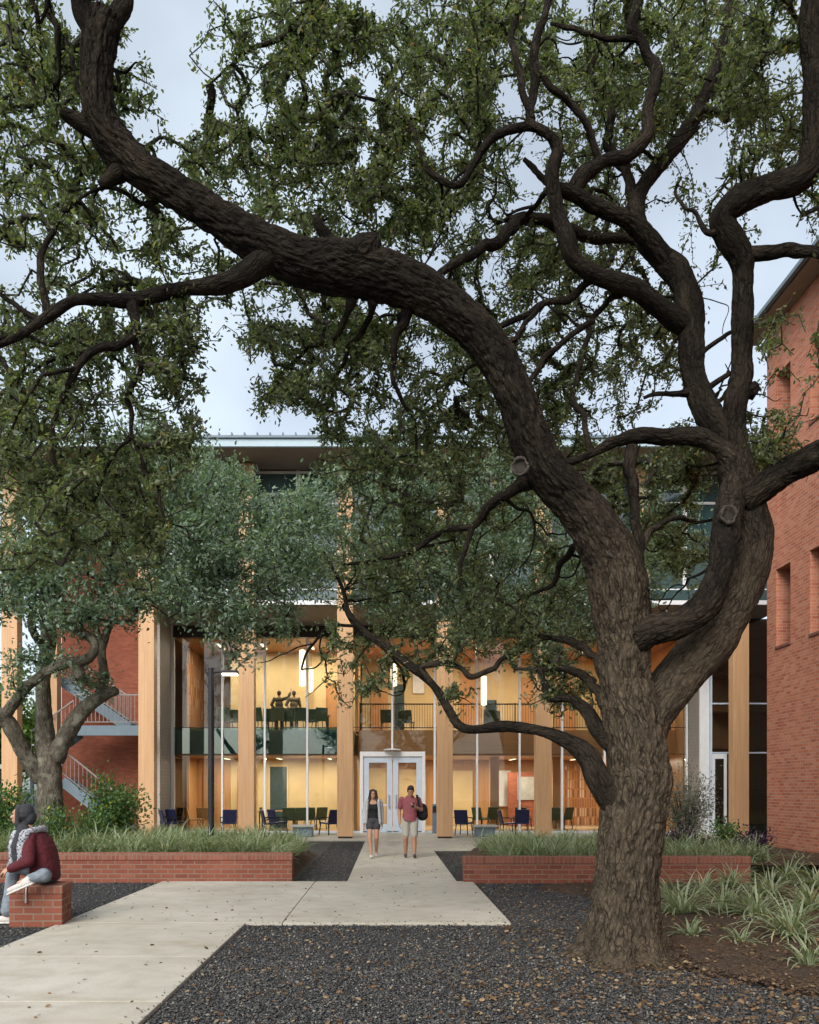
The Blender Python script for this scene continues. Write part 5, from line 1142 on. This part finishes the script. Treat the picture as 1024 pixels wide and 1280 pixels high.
shrub(112, 16.4, .40, .5, .75, 1000, .075, 'leaf_shrub', 'leafy yellow flecked plant at the foot of the grey oak, right side', 5, stems=12)
shrub(70, 15.6, .40, .42, .9, 1100, .07, 'leaf_shrub', 'leafy plant in front of the grey oak trunk behind the hijab', 6, stems=10)
shrub(35, 15.3, .40, .4, .7, 900, .07, 'leaf_shrub', 'low leafy plant in the planter beside the face of the sitting woman', 7, stems=9)
shrub(852, 17.4, .28, .42, .42, 1100, .07, 'leaf_purple', 'low purple leaved shrub nearest the big trunk', 8, 'shrub', 9)
shrub(905, 17.2, .28, .38, .62, 1000, .08, 'leaf_shrub', 'low green shrub between the purple ones by the right columns', 9, 'shrub', 9)
shrub(942, 16.8, .28, .42, .48, 1100, .07, 'leaf_purple', 'low purple leaved shrub against the brick building corner', 10, 'shrub', 9)
shrub(878, 16.6, .28, .30, .34, 500, .07, 'leaf_purple', 'smallest purple leaved shrub in front of the green one', 11, 'shrub', 7)
shrub(856, 19.3, .28, .75, 1.75, 5200, .075, 'leaf_grey', 'wispy grey leaved bush before the pale siding wall', 12, 'bush', 22, .3, cat='bush')

# ---------------------------------------------------------------- loose gravel, mulch chips, fallen leaves
def stones(regs, seed, s0, s1, flat=.55, tall=1.0, name='gravel', mt='stone', skip=None, zf=None, elong=1.0):
    g = np.random.default_rng(seed); P_ = []
    for x0, x1, y0, y1, n in regs: 
        # denser near the camera
        y = y0+(y1-y0)*g.random(n)**1.35; P_.append(np.stack([g.uniform(x0, x1, n), y], 1))
    p = np.concatenate(P_)
    if skip: p = p[~skip(p)]
    n = len(p); s = g.uniform(s0, s1, n)*(1+.5*(g.random(n) < .08))
    oc = np.array([(1, 0, 0), (-1, 0, 0), (0, 1, 0), (0, -1, 0), (0, 0, 1), (0, 0, -1), (.62, .62, .45), (-.62, .62, -.4), (.6, -.62, -.4), (-.6, -.6, .45)])[:6]
    V = oc[None]*g.uniform(.6, 1.2, (n, 6, 1))+g.normal(0, .16, (n, 6, 3)); V *= np.array([elong, 1, flat])
    a = g.uniform(0, 2*np.pi, n); tl = g.normal(0, .35, n); ca, sa = np.cos(a)[:, None], np.sin(a)[:, None]; ct, st = np.cos(tl)[:, None], np.sin(tl)[:, None]
    x, z = V[..., 0]*ct-V[..., 2]*st, V[..., 0]*st+V[..., 2]*ct; y = V[..., 1]
    V = np.stack([x*ca-y*sa, x*sa+y*ca, z], -1)*(s*.5)[:, None, None]
    z0 = zf(p) if zf else np.zeros(n)
    V += np.concatenate([p, (z0+s*.10+g.uniform(0, .012, n))[:, None]], 1)[:, None]
    T_ = np.array([(0, 2, 4), (2, 1, 4), (1, 3, 4), (3, 0, 4), (2, 0, 5), (1, 2, 5), (3, 1, 5), (0, 3, 5)])
    Q = (np.arange(n)[:, None, None]*6+T_[None]).reshape(-1, 3)
    return tag(link(name, raw_mesh(name, V.reshape(-1, 3), Q, M[mt], False, {'rnd': ('FLOAT', np.repeat(g.random(n), 6))})), kind='stuff')
def in_mulch(p): return p[:, 0] > np.array([MULCH_EDGE(y) for y in p[:, 1]])+.12*pn(np.stack([p[:, 0]*4, p[:, 1]*4, 0*p[:, 0]], 1))*2+.1
def no_gravel(p):
    x, y = p[:, 0], p[:, 1]; path = (x > -4.0) & (x < -1.70); band = (x > -4.0) & (x < 1.52) & (y > 9.68) & (y < 14.12); walk = (x > -.74) & (x < 1.24) & (y > 14)
    trunk = (x-2.29)**2+(y-7.75)**2 < .3**2
    return path | band | walk | trunk | ((x > 2.3) & in_mulch(p) & (y < 14))
stones([(-1.7, 4.2, 4.6, 7.2, 52000), (-1.7, 4.2, 7.2, 9.7, 26000), (1.5, 4.2, 9.7, 14, 17000), (-7.5, -4, 6, 14.1, 24000), (-1.69, -.72, 14.1, 25.3, 6500), (1.22, 2.4, 14.3, 21.3, 4200)], 31, .011, .034, skip=no_gravel)
stones([(-1.80, -1.66, 4.8, 9.7, 120), (-4.05, -3.86, 5, 14, 140), (-1.7, 1.5, 9.66, 9.82, 110), (1.38, 1.56, 9.7, 14, 80), (-4, 1.5, 9.8, 14, 60)], 36, .008, .022, zf=lambda p: np.full(len(p), T-.004))
def mz(p): return np.full(len(p), .03)
stones([(2.6, 6.5, 5.6, 9.5, 22000), (3, 9, 9.5, 13.9, 16000)], 32, .014, .042, .3, name='mulch_chips', mt='chip', skip=lambda p: ~in_mulch(p), zf=mz, elong=1.7)
def litter(regs, seed):
    g = np.random.default_rng(seed); p = np.concatenate([np.stack([g.uniform(x0, x1, n), y0+(y1-y0)*g.random(n)**1.3, np.full(n, z)], 1) for x0, x1, y0, y1, z, n in regs])
    n = len(p); a = g.uniform(0, 2*np.pi, n); d = np.stack([np.cos(a), np.sin(a), g.normal(0, .25, n)], 1)
    o = leaf_mesh('fallen_leaves', p, d, g.uniform(.022, .055, n), M['litter'], None, .5, seed, np.clip(g.random(n), 0, 1)); return tag(o, kind='stuff')
litter([(-1.65, 4.0, 4.6, 9.6, .030, 1900), (.5, 4.2, 4.6, 7.4, .030, 1600), (1.2, 3.6, 6.6, 9.4, .032, 700), (2.2, 6.5, 5.4, 9.5, .072, 1900), (3, 9, 9, 13.9, .075, 1100), (-3.9, -1.75, 4.6, 9.6, .041, 60), (-3.9, 1.45, 9.8, 14, .041, 110), (-.6, 1.1, 14.2, 21, .041, 60), (1.5, 3, 9.7, 13.9, .032, 300), (-6.5, -4, 6, 14, .032, 260), (1.3, 2.3, 14.4, 21, .04, 120)], 41)

# ---------------------------------------------------------------- people
def rotz(a): return Matrix.Rotation(a, 3, 'Z')
def hand(mb, w, d, nrm, curl=.5, r=.0085, side=1):
    """palm, four unequal bent fingers and a thumb from the palm's side; d = pointing way, nrm = palm facing"""
    d = Vector(d).normalized(); nrm = Vector(nrm); nrm = (nrm-d*nrm.dot(d)).normalized(); s = d.cross(nrm)*side; w = Vector(w)
    pc = w+d*.048
    rot = Matrix((d, s, nrm)).transposed()
    mb.ell(pc, (.052, .041, .018), rot.to_quaternion(), 12); mb.caps(w-d*.01, .024, w+d*.02, .024, 10)
    for k, (o, L) in enumerate(((-.030, .066), (-.010, .076), (.010, .071), (.030, .056))):
        a = w+d*.085+s*o; dd = d.copy(); prev = a
        for j, f in enumerate((.45, .32, .23)):
            ang = curl*(.55+.25*j)*(1+.06*k); dd = (dd*math.cos(ang)+nrm*math.sin(ang)).normalized()
            nx = prev+dd*L*f*1.15; mb.caps(prev, r*(1-.08*j), nx, r*(.92-.08*j), 8); prev = nx
    a = w+d*.028-s*.034; b = a+(d*.55-s*.75+nrm*.25).normalized()*.034; c = b+(d*.85-s*.25+nrm*.45).normalized()*.03
    mb.caps(a, r*1.35, b, r*1.15, 8); mb.caps(b, r*1.12, c, r*.9, 8)
def head(mb, c, f, up, s=1.0):
    """skull, jaw, nose, lips, ears; f = facing, up = crown direction"""
    f = Vector(f).normalized(); up = Vector(up); up = (up-f*up.dot(f)).normalized(); x = f.cross(up); c = Vector(c)
    q = Matrix((x, f, up)).transposed().to_quaternion()
    p = lambda a, b, d: c+(x*a+f*b+up*d)*s
    mb.ell(p(0, -.012, .022), (.073*s, .094*s, .088*s), q); mb.ell(p(0, .022, -.045), (.056*s, .066*s, .066*s), q); mb.ell(p(0, .062, -.088), (.026*s, .022*s, .018*s), q, 10)
    mb.caps(p(0, .086, .012), .009*s, p(0, .106, -.030), .013*s, 8); mb.ell(p(0, .086, -.062), (.022*s, .012*s, .010*s), q, 8)
    mb.ell(p(.034, .066, -.022), (.022*s, .02*s, .022*s), q, 8); mb.ell(p(-.034, .066, -.022), (.022*s, .02*s, .022*s), q, 8)
    mb.ell(p(0, .072, .034), (.05*s, .016*s, .012*s), q, 10)
    for e in (-1, 1): mb.ell(p(.074*e, -.012, -.012), (.010*s, .020*s, .030*s), q, 8)
    return p, q
def face(root_body, p, q, s, lip=(.30, .11, .10)):
    e = MB(); b = MB(); m = MB()
    for k in (-1, 1): e.ell(p(.031*k, .081, .012), (.0125*s, .006*s, .006*s), q, 8); b.ell(p(.032*k, .088, .036), (.02*s, .006*s, .0045*s), q, 8)
    e.build('eyes', M['black'], root_body, True); b.build('eyebrows', M['hair'], root_body, True)
    m.ell(p(0, .097, -.062), (.021*s, .005*s, .006*s), q, 8); m.build('lips', M['lips'], root_body, True)
M['lips'] = plain('lips', (.30, .105, .10), .5, .1, 40)
def shoe(mb, heel, toe, r=.040):
    heel, toe = Vector(heel), Vector(toe); m = heel.lerp(toe, .5); mb.caps(heel, r, m, r*.95, 10); mb.caps(m, r*.95, toe, r*.82, 10); mb.caps(heel+Vector((0, 0, .035)), r*.95, m+Vector((0, 0, .012)), r*.8, 10)
def sole(mb, heel, toe):
    heel, toe = Vector(heel), Vector(toe); d = (toe-heel).normalized(); x = d.cross(Vector((0, 0, 1))).normalized(); n = d.cross(x)
    pts = [(-.042, .026), (.0, .038), (.10, .036), (.16, .043), (.22, .034), (.245, .012)]
    L = (toe-heel).length/.20
    up = [heel+d*a*L+x*b for a, b in pts]+[heel+d*a*L-x*b for a, b in reversed(pts)]
    k = len(up); lo = .044; mb.add([u+n*(lo if n.z < 0 else -lo) for u in up]+[u+n*((lo-.02) if n.z < 0 else -(lo-.02)) for u in up], [tuple(range(k)), tuple(range(2*k-1, k-1, -1))]+[(i, k+i, k+(i+1) % k, (i+1) % k) for i in range(k)])

# --- walking woman, facing the camera
w = P(466.5, 1074, 18.95); X, Y, Z0 = w.x, w.y, T
root = thing('person', (X, Y, Z0), 'woman walking in black top, dark shorts and pale open cardigan', 'person')
p_ = lambda x, y, z: Vector((X+x, Y+y, Z0+z))
b = MB(); hp, hq = head(b, p_(0, -.02, 1.50), (.05, -1, -.05), (0, 0, 1), .98)
b.caps(p_(0, .01, 1.32), .048, p_(0, 0, 1.45), .045); b.ell(p_(0, .01, 1.27), (.15, .085, .10)); b.ell(p_(0, .0, 1.10), (.125, .09, .17)); b.ell(p_(0, .0, .92), (.15, .11, .14))
J = dict(shl=p_(-.165, .01, 1.31), ell=p_(-.205, .03, 1.05), wrl=p_(-.215, -.05, .81), shr=p_(.165, .01, 1.31), elr=p_(.205, .05, 1.05), wrr=p_(.215, .02, .81),
         hl=p_(-.08, 0, .87), kl=p_(-.075, -.10, .46), al=p_(-.045, -.14, .09), hr=p_(.085, 0, .87), kr=p_(.08, -.02, .47), ar=p_(.075, .17, .13))
for s_ in 'lr':
    b.caps(J['sh'+s_], .05, J['el'+s_], .038); b.caps(J['el'+s_], .038, J['wr'+s_], .025)
    b.caps(J['h'+s_], .088, J['k'+s_], .055); kn, an = J['k'+s_], J['a'+s_]; cf = kn.lerp(an, .3)+Vector((0, .015, 0)); b.caps(kn, .052, cf, .052); b.caps(cf, .052, an, .034); b.caps(an, .034, an+Vector((0, -.04, -.04)), .03)
    hand(b, J['wr'+s_], (0, -.05, -1), (1 if s_ == 'l' else -1, 0, 0), .45, side=1 if s_ == 'l' else -1)
body = b.blob('body', M['skin'], root, .0085, 2); face(body, hp, hq, .98)
h = MB(); h.ell(hp(0, -.03, .045), (.088, .098, .085), hq)
for k in (-1, 1):
    h.caps(hp(.06*k, .03, .08), .035, hp(.085*k, .0, -.06), .032); h.caps(hp(.085*k, .0, -.06), .034, hp(.10*k, .01, -.20), .036); h.caps(hp(.10*k, .01, -.20), .034, hp(.085*k, .04, -.31), .018)
h.caps(hp(0, -.08, 0), .07, hp(0, -.07, -.2), .08); h.caps(hp(-.05, -.06, -.2), .06, hp(-.13, -.02, -.27), .03)
h.blob('hair', M['hair_brown'], root, .010, 3)
t_ = MB(); t_.loft([(p_(0, 0, .88), .145, .115), (p_(0, 0, .97), .142, .112), (p_(0, 0, 1.06), .125, .102), (p_(0, -.005, 1.16), .135, .112), (p_(0, -.005, 1.22), .135, .108), (p_(0, .01, 1.27), .11, .085)])
for k in (-1, 1): t_.caps(p_(.075*k, -.06, 1.20), .04, p_(.085*k, .0, 1.365), .016); t_.ell(p_(.06*k, -.07, 1.17), (.065, .06, .06))
t_.blob('tank_top', M['black'], root, .010, 3)
t_ = MB(); t_.ell(p_(0, 0, .90), (.162, .126, .12))
for s_ in 'lr': t_.caps(J['h'+s_], .104, J['h'+s_].lerp(J['k'+s_], .34), .096)
t_.blob('shorts', M['shorts_dark'], root, .010, 2)
t_ = MB()
for s_, k in (('l', -1), ('r', 1)):
    t_.caps(J['sh'+s_], .066, J['el'+s_], .058); t_.caps(J['el'+s_], .058, J['el'+s_].lerp(J['wr'+s_], .9), .044)
    for f in np.linspace(0, 1, 20): t_.ell(p_(k*(.135+.03*f), -.045+.02*f, 1.33-.48*f), (.04, .09, .07)); t_.ell(p_(k*.11, .07, 1.33-.46*f), (.09, .055, .07))
t_.caps(p_(-.12, .03, 1.37), .045, p_(.12, .03, 1.37), .045)
t_.blob('cardigan', M['cardigan'], root, .010, 3, fold=.008)
for s_, (hh, tt) in (('l', (p_(-.045, -.10, .045), p_(-.035, -.30, .045))), ('r', (p_(.075, .21, .10), p_(.075, .04, .045)))):
    m_ = MB(); shoe(m_, hh, tt, .037); sh = m_.blob('shoe', M['sneaker'], root, .008, 2)

# --- walking man looking at his phone
w = P(512.5, 1074, 18.95); X, Y, Z0 = w.x, w.y, T
root = thing('person', (X, Y, Z0), 'man walking in dusty red shirt and khaki shorts, looking down at a phone', 'person')
b = MB(); hp, hq = head(b, p_(.02, -.06, 1.575), (.12, -1, -.42), (0, -.25, 1), 1.02)
b.caps(p_(.0, .02, 1.38), .058, p_(.01, -.03, 1.53), .055); b.ell(p_(0, .02, 1.33), (.18, .10, .11)); b.ell(p_(0, .01, 1.14), (.155, .11, .19)); b.ell(p_(0, .0, .95), (.165, .12, .14))
J = dict(shl=p_(-.20, .02, 1.37), ell=p_(-.255, .05, 1.09), wrl=p_(-.245, -.03, .84), shr=p_(.20, .02, 1.37), elr=p_(.27, -.02, 1.13), wrr=p_(.13, -.25, 1.20),
         hl=p_(-.095, 0, .90), kl=p_(-.10, -.06, .48), al=p_(-.10, .08, .10), hr=p_(.095, 0, .90), kr=p_(.10, -.06, .48), ar=p_(.105, -.08, .09))
for s_ in 'lr':
    b.caps(J['sh'+s_], .06, J['el'+s_], .046); b.caps(J['el'+s_], .046, J['wr'+s_], .03)
    b.caps(J['h'+s_], .10, J['k'+s_], .064); kn, an = J['k'+s_], J['a'+s_]; cf = kn.lerp(an, .3)+Vector((0, .018, 0)); b.caps(kn, .06, cf, .06); b.caps(cf, .06, an, .04); b.caps(an, .038, an+Vector((0, -.04, -.04)), .034)
hand(b, J['wrl'], (0, -.05, -1), (1, 0, 0), .5, .0095, 1); hand(b, J['wrr'], (-.75, -.35, .35), (.2, .5, .6), .8, .0095, 1)
body = b.blob('body', M['skin_tan'], root, .009, 2); face(body, hp, hq, 1.02)
h = MB(); h.ell(hp(0, -.022, .058), (.083, .095, .078), hq); h.ell(hp(0, .05, .098), (.07, .045, .032), hq)
for k in (-1, 1): h.ell(hp(.068*k, -.02, .02), (.018, .05, .05), hq)
h.ell(hp(0, -.08, -.02), (.06, .03, .06), hq); h.blob('hair', M['hair'], root, .010, 2)
t_ = MB(); t_.loft([(p_(0, 0, .865), .185, .135), (p_(0, 0, .95), .18, .135), (p_(0, 0, 1.08), .165, .128), (p_(0, .01, 1.2), .172, .125), (p_(0, .015, 1.32), .19, .115), (p_(0, .02, 1.39), .17, .095), (p_(0, .02, 1.435), .10, .075)])
for s_ in 'lr': t_.caps(J['sh'+s_]+Vector((.008 if s_ == 'l' else -.008, 0, .002)), .074, J['sh'+s_].lerp(J['el'+s_], .62), .064)
t_.caps(p_(-.05, .0, 1.43), .05, p_(.05, .0, 1.43), .05)
t_.blob('shirt', M['tee'], root, .010, 3, fold=.008)
t_ = MB(); t_.ell(p_(0, 0, .93), (.178, .135, .12))
for s_ in 'lr': t_.caps(J['h'+s_], .108, J['h'+s_].lerp(J['k'+s_], .84), .086)
t_.blob('shorts', M['shorts_khaki'], root, .010, 2, fold=.007)
for s_, (hh, tt) in (('l', (p_(-.10, .12, .055), p_(-.105, -.08, .045))), ('r', (p_(.105, -.05, .045), p_(.115, -.26, .05)))):
    m_ = MB(); shoe(m_, hh, tt, .042); m_.blob('shoe', M['shoe_brown'], root, .008, 2)
bp = thing('backpack', p_(.30, .10, .98), 'black backpack slung behind the left arm of the walking man', 'backpack')
m_ = MB(); m_.ell(p_(.30, .13, 1.10), (.135, .10, .19)); m_.ell(p_(.30, .13, 1.0), (.14, .11, .13)); m_.ell(p_(.32, .05, 1.0), (.10, .06, .10)); m_.blob('bag', M['black'], bp, .012, 3)
m_ = MB(); pts = [p_(.20, .12, 1.28), p_(.17, .08, 1.47), p_(.165, -.02, 1.475), p_(.19, -.115, 1.36), p_(.215, -.12, 1.22), p_(.27, -.02, 1.06)]
for q0, q1 in zip(pts[:-1], pts[1:]): m_.bar(q0, q1+(q1-q0)*.1, .055, .014)
m_.build('strap', M['black'], bp, bevel=.004)
ph = thing('phone', p_(.07, -.30, 1.22), 'dark phone held up in the walking man\'s hand', 'phone')
rt = Matrix.Rotation(-.7, 3, 'X'); m_ = MB().obox(p_(.06, -.30, 1.25), (.072, .008, .145), rt).build('body', M['black'], ph, bevel=.004)

# --- seated woman, legs folded, looking out of the picture to the left
root = thing('person', (-4.2, 9.8, .505), 'woman sitting on the brick block in grey hijab, maroon sweater and patterned scarf', 'person')
V3 = Vector
b = MB(); hp, hq = head(b, (-4.505, 9.79, 1.335), (-1, -.10, .02), (.05, 0, 1), 1.0)
b.caps((-4.36, 9.8, 1.12), .055, (-4.46, 9.8, 1.27), .05); b.ell((-4.28, 9.8, 1.0), (.10, .16, .15)); b.ell((-4.22, 9.8, .78), (.11, .16, .18)); b.ell((-4.20, 9.8, .63), (.13, .18, .12))
sn, en, wn = V3((-4.31, 9.62, 1.07)), V3((-4.26, 9.47, .80)), V3((-4.50, 9.50, .70)); sf, ef, wf = V3((-4.33, 9.98, 1.07)), V3((-4.38, 10.02, .82)), V3((-4.60, 9.72, .70))
for q0, q1, q2 in ((sn, en, wn), (sf, ef, wf)): b.caps(q0, .055, q1, .042); b.caps(q1, .042, q2, .027)
hand(b, wn, (-.95, .22, -.35), (.1, .5, -.75), .75, .009, -1); hand(b, wf, (-.7, -.45, -.5), (.3, -.1, -.8), .75, .009, 1)
HN, KN, AN = V3((-4.18, 9.70, .605)), V3((-4.07, 9.45, .635)), V3((-4.21, 9.36, .60)); HF, KF, AF = V3((-4.16, 9.92, .60)), V3((-4.63, 9.90, .70)), V3((-4.66, 9.82, .12))
b.caps(AN, .038, KN.lerp(AN, .5), .05); b.caps(AF, .036, KF.lerp(AF, .5), .05); b.caps(AN, .036, AN+V3((-.10, -.0, -.05)), .034); b.caps(AF, .036, AF+V3((-.08, 0, -.06)), .034)
body = b.blob('body', M['skin'], root, .0085, 2); face(body, hp, hq, 1.0)
t_ = MB(); t_.ell((-4.19, 9.8, .635), (.15, .20, .125)); t_.caps(HN, .105, KN, .078); t_.caps(KN, .076, KN.lerp(AN, .85), .056); t_.caps(HF, .10, KF, .08); t_.caps(KF, .08, KF.lerp(AF, .5), .078); t_.caps(KF.lerp(AF, .5), .078, AF+V3((0, 0, .05)), .088)
t_.blob('jeans', M['denim'], root, .010, 3, fold=.006)
t_ = MB(); t_.loft([((-4.20, 9.8, .56), .155, .20), ((-4.20, 9.8, .70), .16, .21), ((-4.21, 9.8, .82), .15, .20), ((-4.235, 9.8, .95), .14, .20), ((-4.28, 9.8, 1.05), .13, .20), ((-4.32, 9.8, 1.12), .11, .17), ((-4.37, 9.8, 1.18), .08, .10)])
for q0, q1, q2 in ((sn, en, wn), (sf, ef, wf)): t_.caps(q0, .078, q1, .070); t_.caps(q1, .070, q1.lerp(q2, .88), .050)
t_.blob('sweater', M['maroon'], root, .010, 3, fold=.009)
h = MB(); h.ell(hp(0, -.07, .03), (.100, .100, .112), hq); h.ell(hp(0, -.015, .085), (.082, .07, .05), hq); h.ell(hp(0, -.12, -.03), (.08, .075, .09), hq)
for k in (-1, 1): h.caps(hp(.072*k, .005, .06), .026, hp(.066*k, .0, -.09), .032)
h.caps(hp(.055, .0, -.11), .04, hp(-.055, .0, -.11), .04); h.caps(hp(0, -.02, -.13), .07, (-4.42, 9.72, 1.14), .08); h.caps((-4.43, 9.68, 1.14), .06, (-4.47, 9.62, .97), .06); h.caps((-4.47, 9.62, .97), .06, (-4.46, 9.61, .76), .045); h.caps((-4.42, 9.66, 1.1), .05, (-4.42, 9.60, .85), .04)
h.blob('hijab', M['hijab'], root, .009, 3, fold=.007)
t_ = MB(); ring = [(-4.36, 9.60, 1.12), (-4.29, 9.62, 1.155), (-4.25, 9.72, 1.165), (-4.24, 9.85, 1.165), (-4.28, 9.97, 1.15), (-4.42, 9.98, 1.10)]
for q0, q1 in zip(ring[:-1], ring[1:]): t_.caps(q0, .040, q1, .040)
t_.caps((-4.34, 9.57, 1.11), .062, (-4.37, 9.545, .97), .055); t_.caps((-4.37, 9.545, .97), .055, (-4.385, 9.545, .79), .038); t_.caps((-4.52, 9.70, 1.12), .04, (-4.55, 9.66, .95), .035); t_.caps((-4.55, 9.66, .95), .035, (-4.54, 9.66, .78), .03)
t_.blob('scarf', M['scarf'], root, .010, 3, fold=.010)
for hh, tt in ((AN+V3((.01, -.01, -.03)), V3((-4.43, 9.37, .47))), (V3((-4.64, 9.82, .055)), V3((-4.86, 9.80, .05)))):
    m_ = MB(); shoe(m_, hh, tt, .041); sh = m_.blob('shoe', M['sneaker'], root, .008, 2)
    m_ = MB(); sole(m_, hh, tt); m_.build('sole', M['sole'], sh, bevel=.004)
m_ = MB(); m_.tube([(-4.30, 9.52, .52), (-4.31, 9.515, .40), (-4.305, 9.512, .30)], [.006, .009, .012], 8); m_.build('tassel', M['sole'], root, True)
MB().tube([wn+V3((.02+.03*math.cos(a)*.0, .034*math.cos(a), .034*math.sin(a))) for a in np.linspace(0, 6.28, 14)], .008, 6).build('bracelet', M['hair_brown'], root, True)

# --- two people seen from behind in the upstairs room
for px, Y, lab, top, up_ in ((349, 31.9, 'person upstairs in dark clothes with one arm raised, seen from behind the glass', 'olive', True), (367.5, 31.9, 'person upstairs in a lighter brown shirt with arms down, seen from behind the glass', 'grey_tee', False)):
    X = P(px, 0, Y).x; Z0 = 3.905; root = thing('person', (X, Y, Z0), lab, 'person'); k = .97
    b = MB(); hp, hq = head(b, p_(0, .02, 1.56), (0, 1, -.1), (0, 0, 1), 1.0); b.caps(p_(0, 0, 1.36), .055, p_(0, .01, 1.5), .052)
    J = dict(shl=p_(-.19, 0, 1.36), ell=p_(-.30, -.04, 1.12), wrl=p_(-.20, .02, .98), shr=p_(.19, 0, 1.36), elr=p_(.36, .06, 1.42) if up_ else p_(.25, .02, 1.08), wrr=p_(.44, .12, 1.66) if up_ else p_(.21, .18, .95),
             hl=p_(-.09, 0, .88), kl=p_(-.10, 0, .47), al=p_(-.10, 0, .08), hr=p_(.09, 0, .88), kr=p_(.10, 0, .47), ar=p_(.11, 0, .08))
    for s_ in 'lr': b.caps(J['sh'+s_], .055, J['el'+s_], .043); b.caps(J['el'+s_], .043, J['wr'+s_], .03); b.caps(J['h'+s_], .09, J['k'+s_], .06); b.caps(J['k'+s_], .06, J['a'+s_], .04); b.caps(J['a'+s_], .04, J['a'+s_]+V3((0, .12, -.04)), .035)
    hand(b, J['wrl'], (.5, .5, -.5), (0, 1, 0), .4); hand(b, J['wrr'], (.15, .3, 1) if up_ else (0, .6, -.6), (0, 1, 0), .2)
    b.ell(p_(0, 0, 1.1), (.14, .1, .3)); b.blob('body', M['skin_tan'], root, .011, 2)
    h = MB(); h.ell(hp(0, -.03, .04), (.086, .095, .09), hq); h.ell(hp(0, -.07, -.02), (.07, .04, .06), hq); h.blob('hair', M['hair'], root, .012, 2)
    t_ = MB(); t_.ell(p_(0, 0, 1.32), (.185, .115, .11)); t_.ell(p_(0, 0, 1.12), (.165, .125, .2)); t_.ell(p_(0, 0, .95), (.19 if up_ else .17, .14, .16))
    for s_ in 'lr': t_.caps(J['sh'+s_], .072, J['el'+s_], .06); t_.caps(J['el'+s_], .06, J['el'+s_].lerp(J['wr'+s_], .7 if up_ else .1), .05)
    t_.blob('shirt', M[top], root, .012, 3)
    t_ = MB(); t_.ell(p_(0, 0, .88), (.165, .125, .12))
    for s_ in 'lr': t_.caps(J['h'+s_], .1, J['k'+s_], .075); t_.caps(J['k'+s_], .075, J['a'+s_]+V3((0, 0, .06)), .065)
    t_.blob('trousers', M['black'], root, .012, 2)
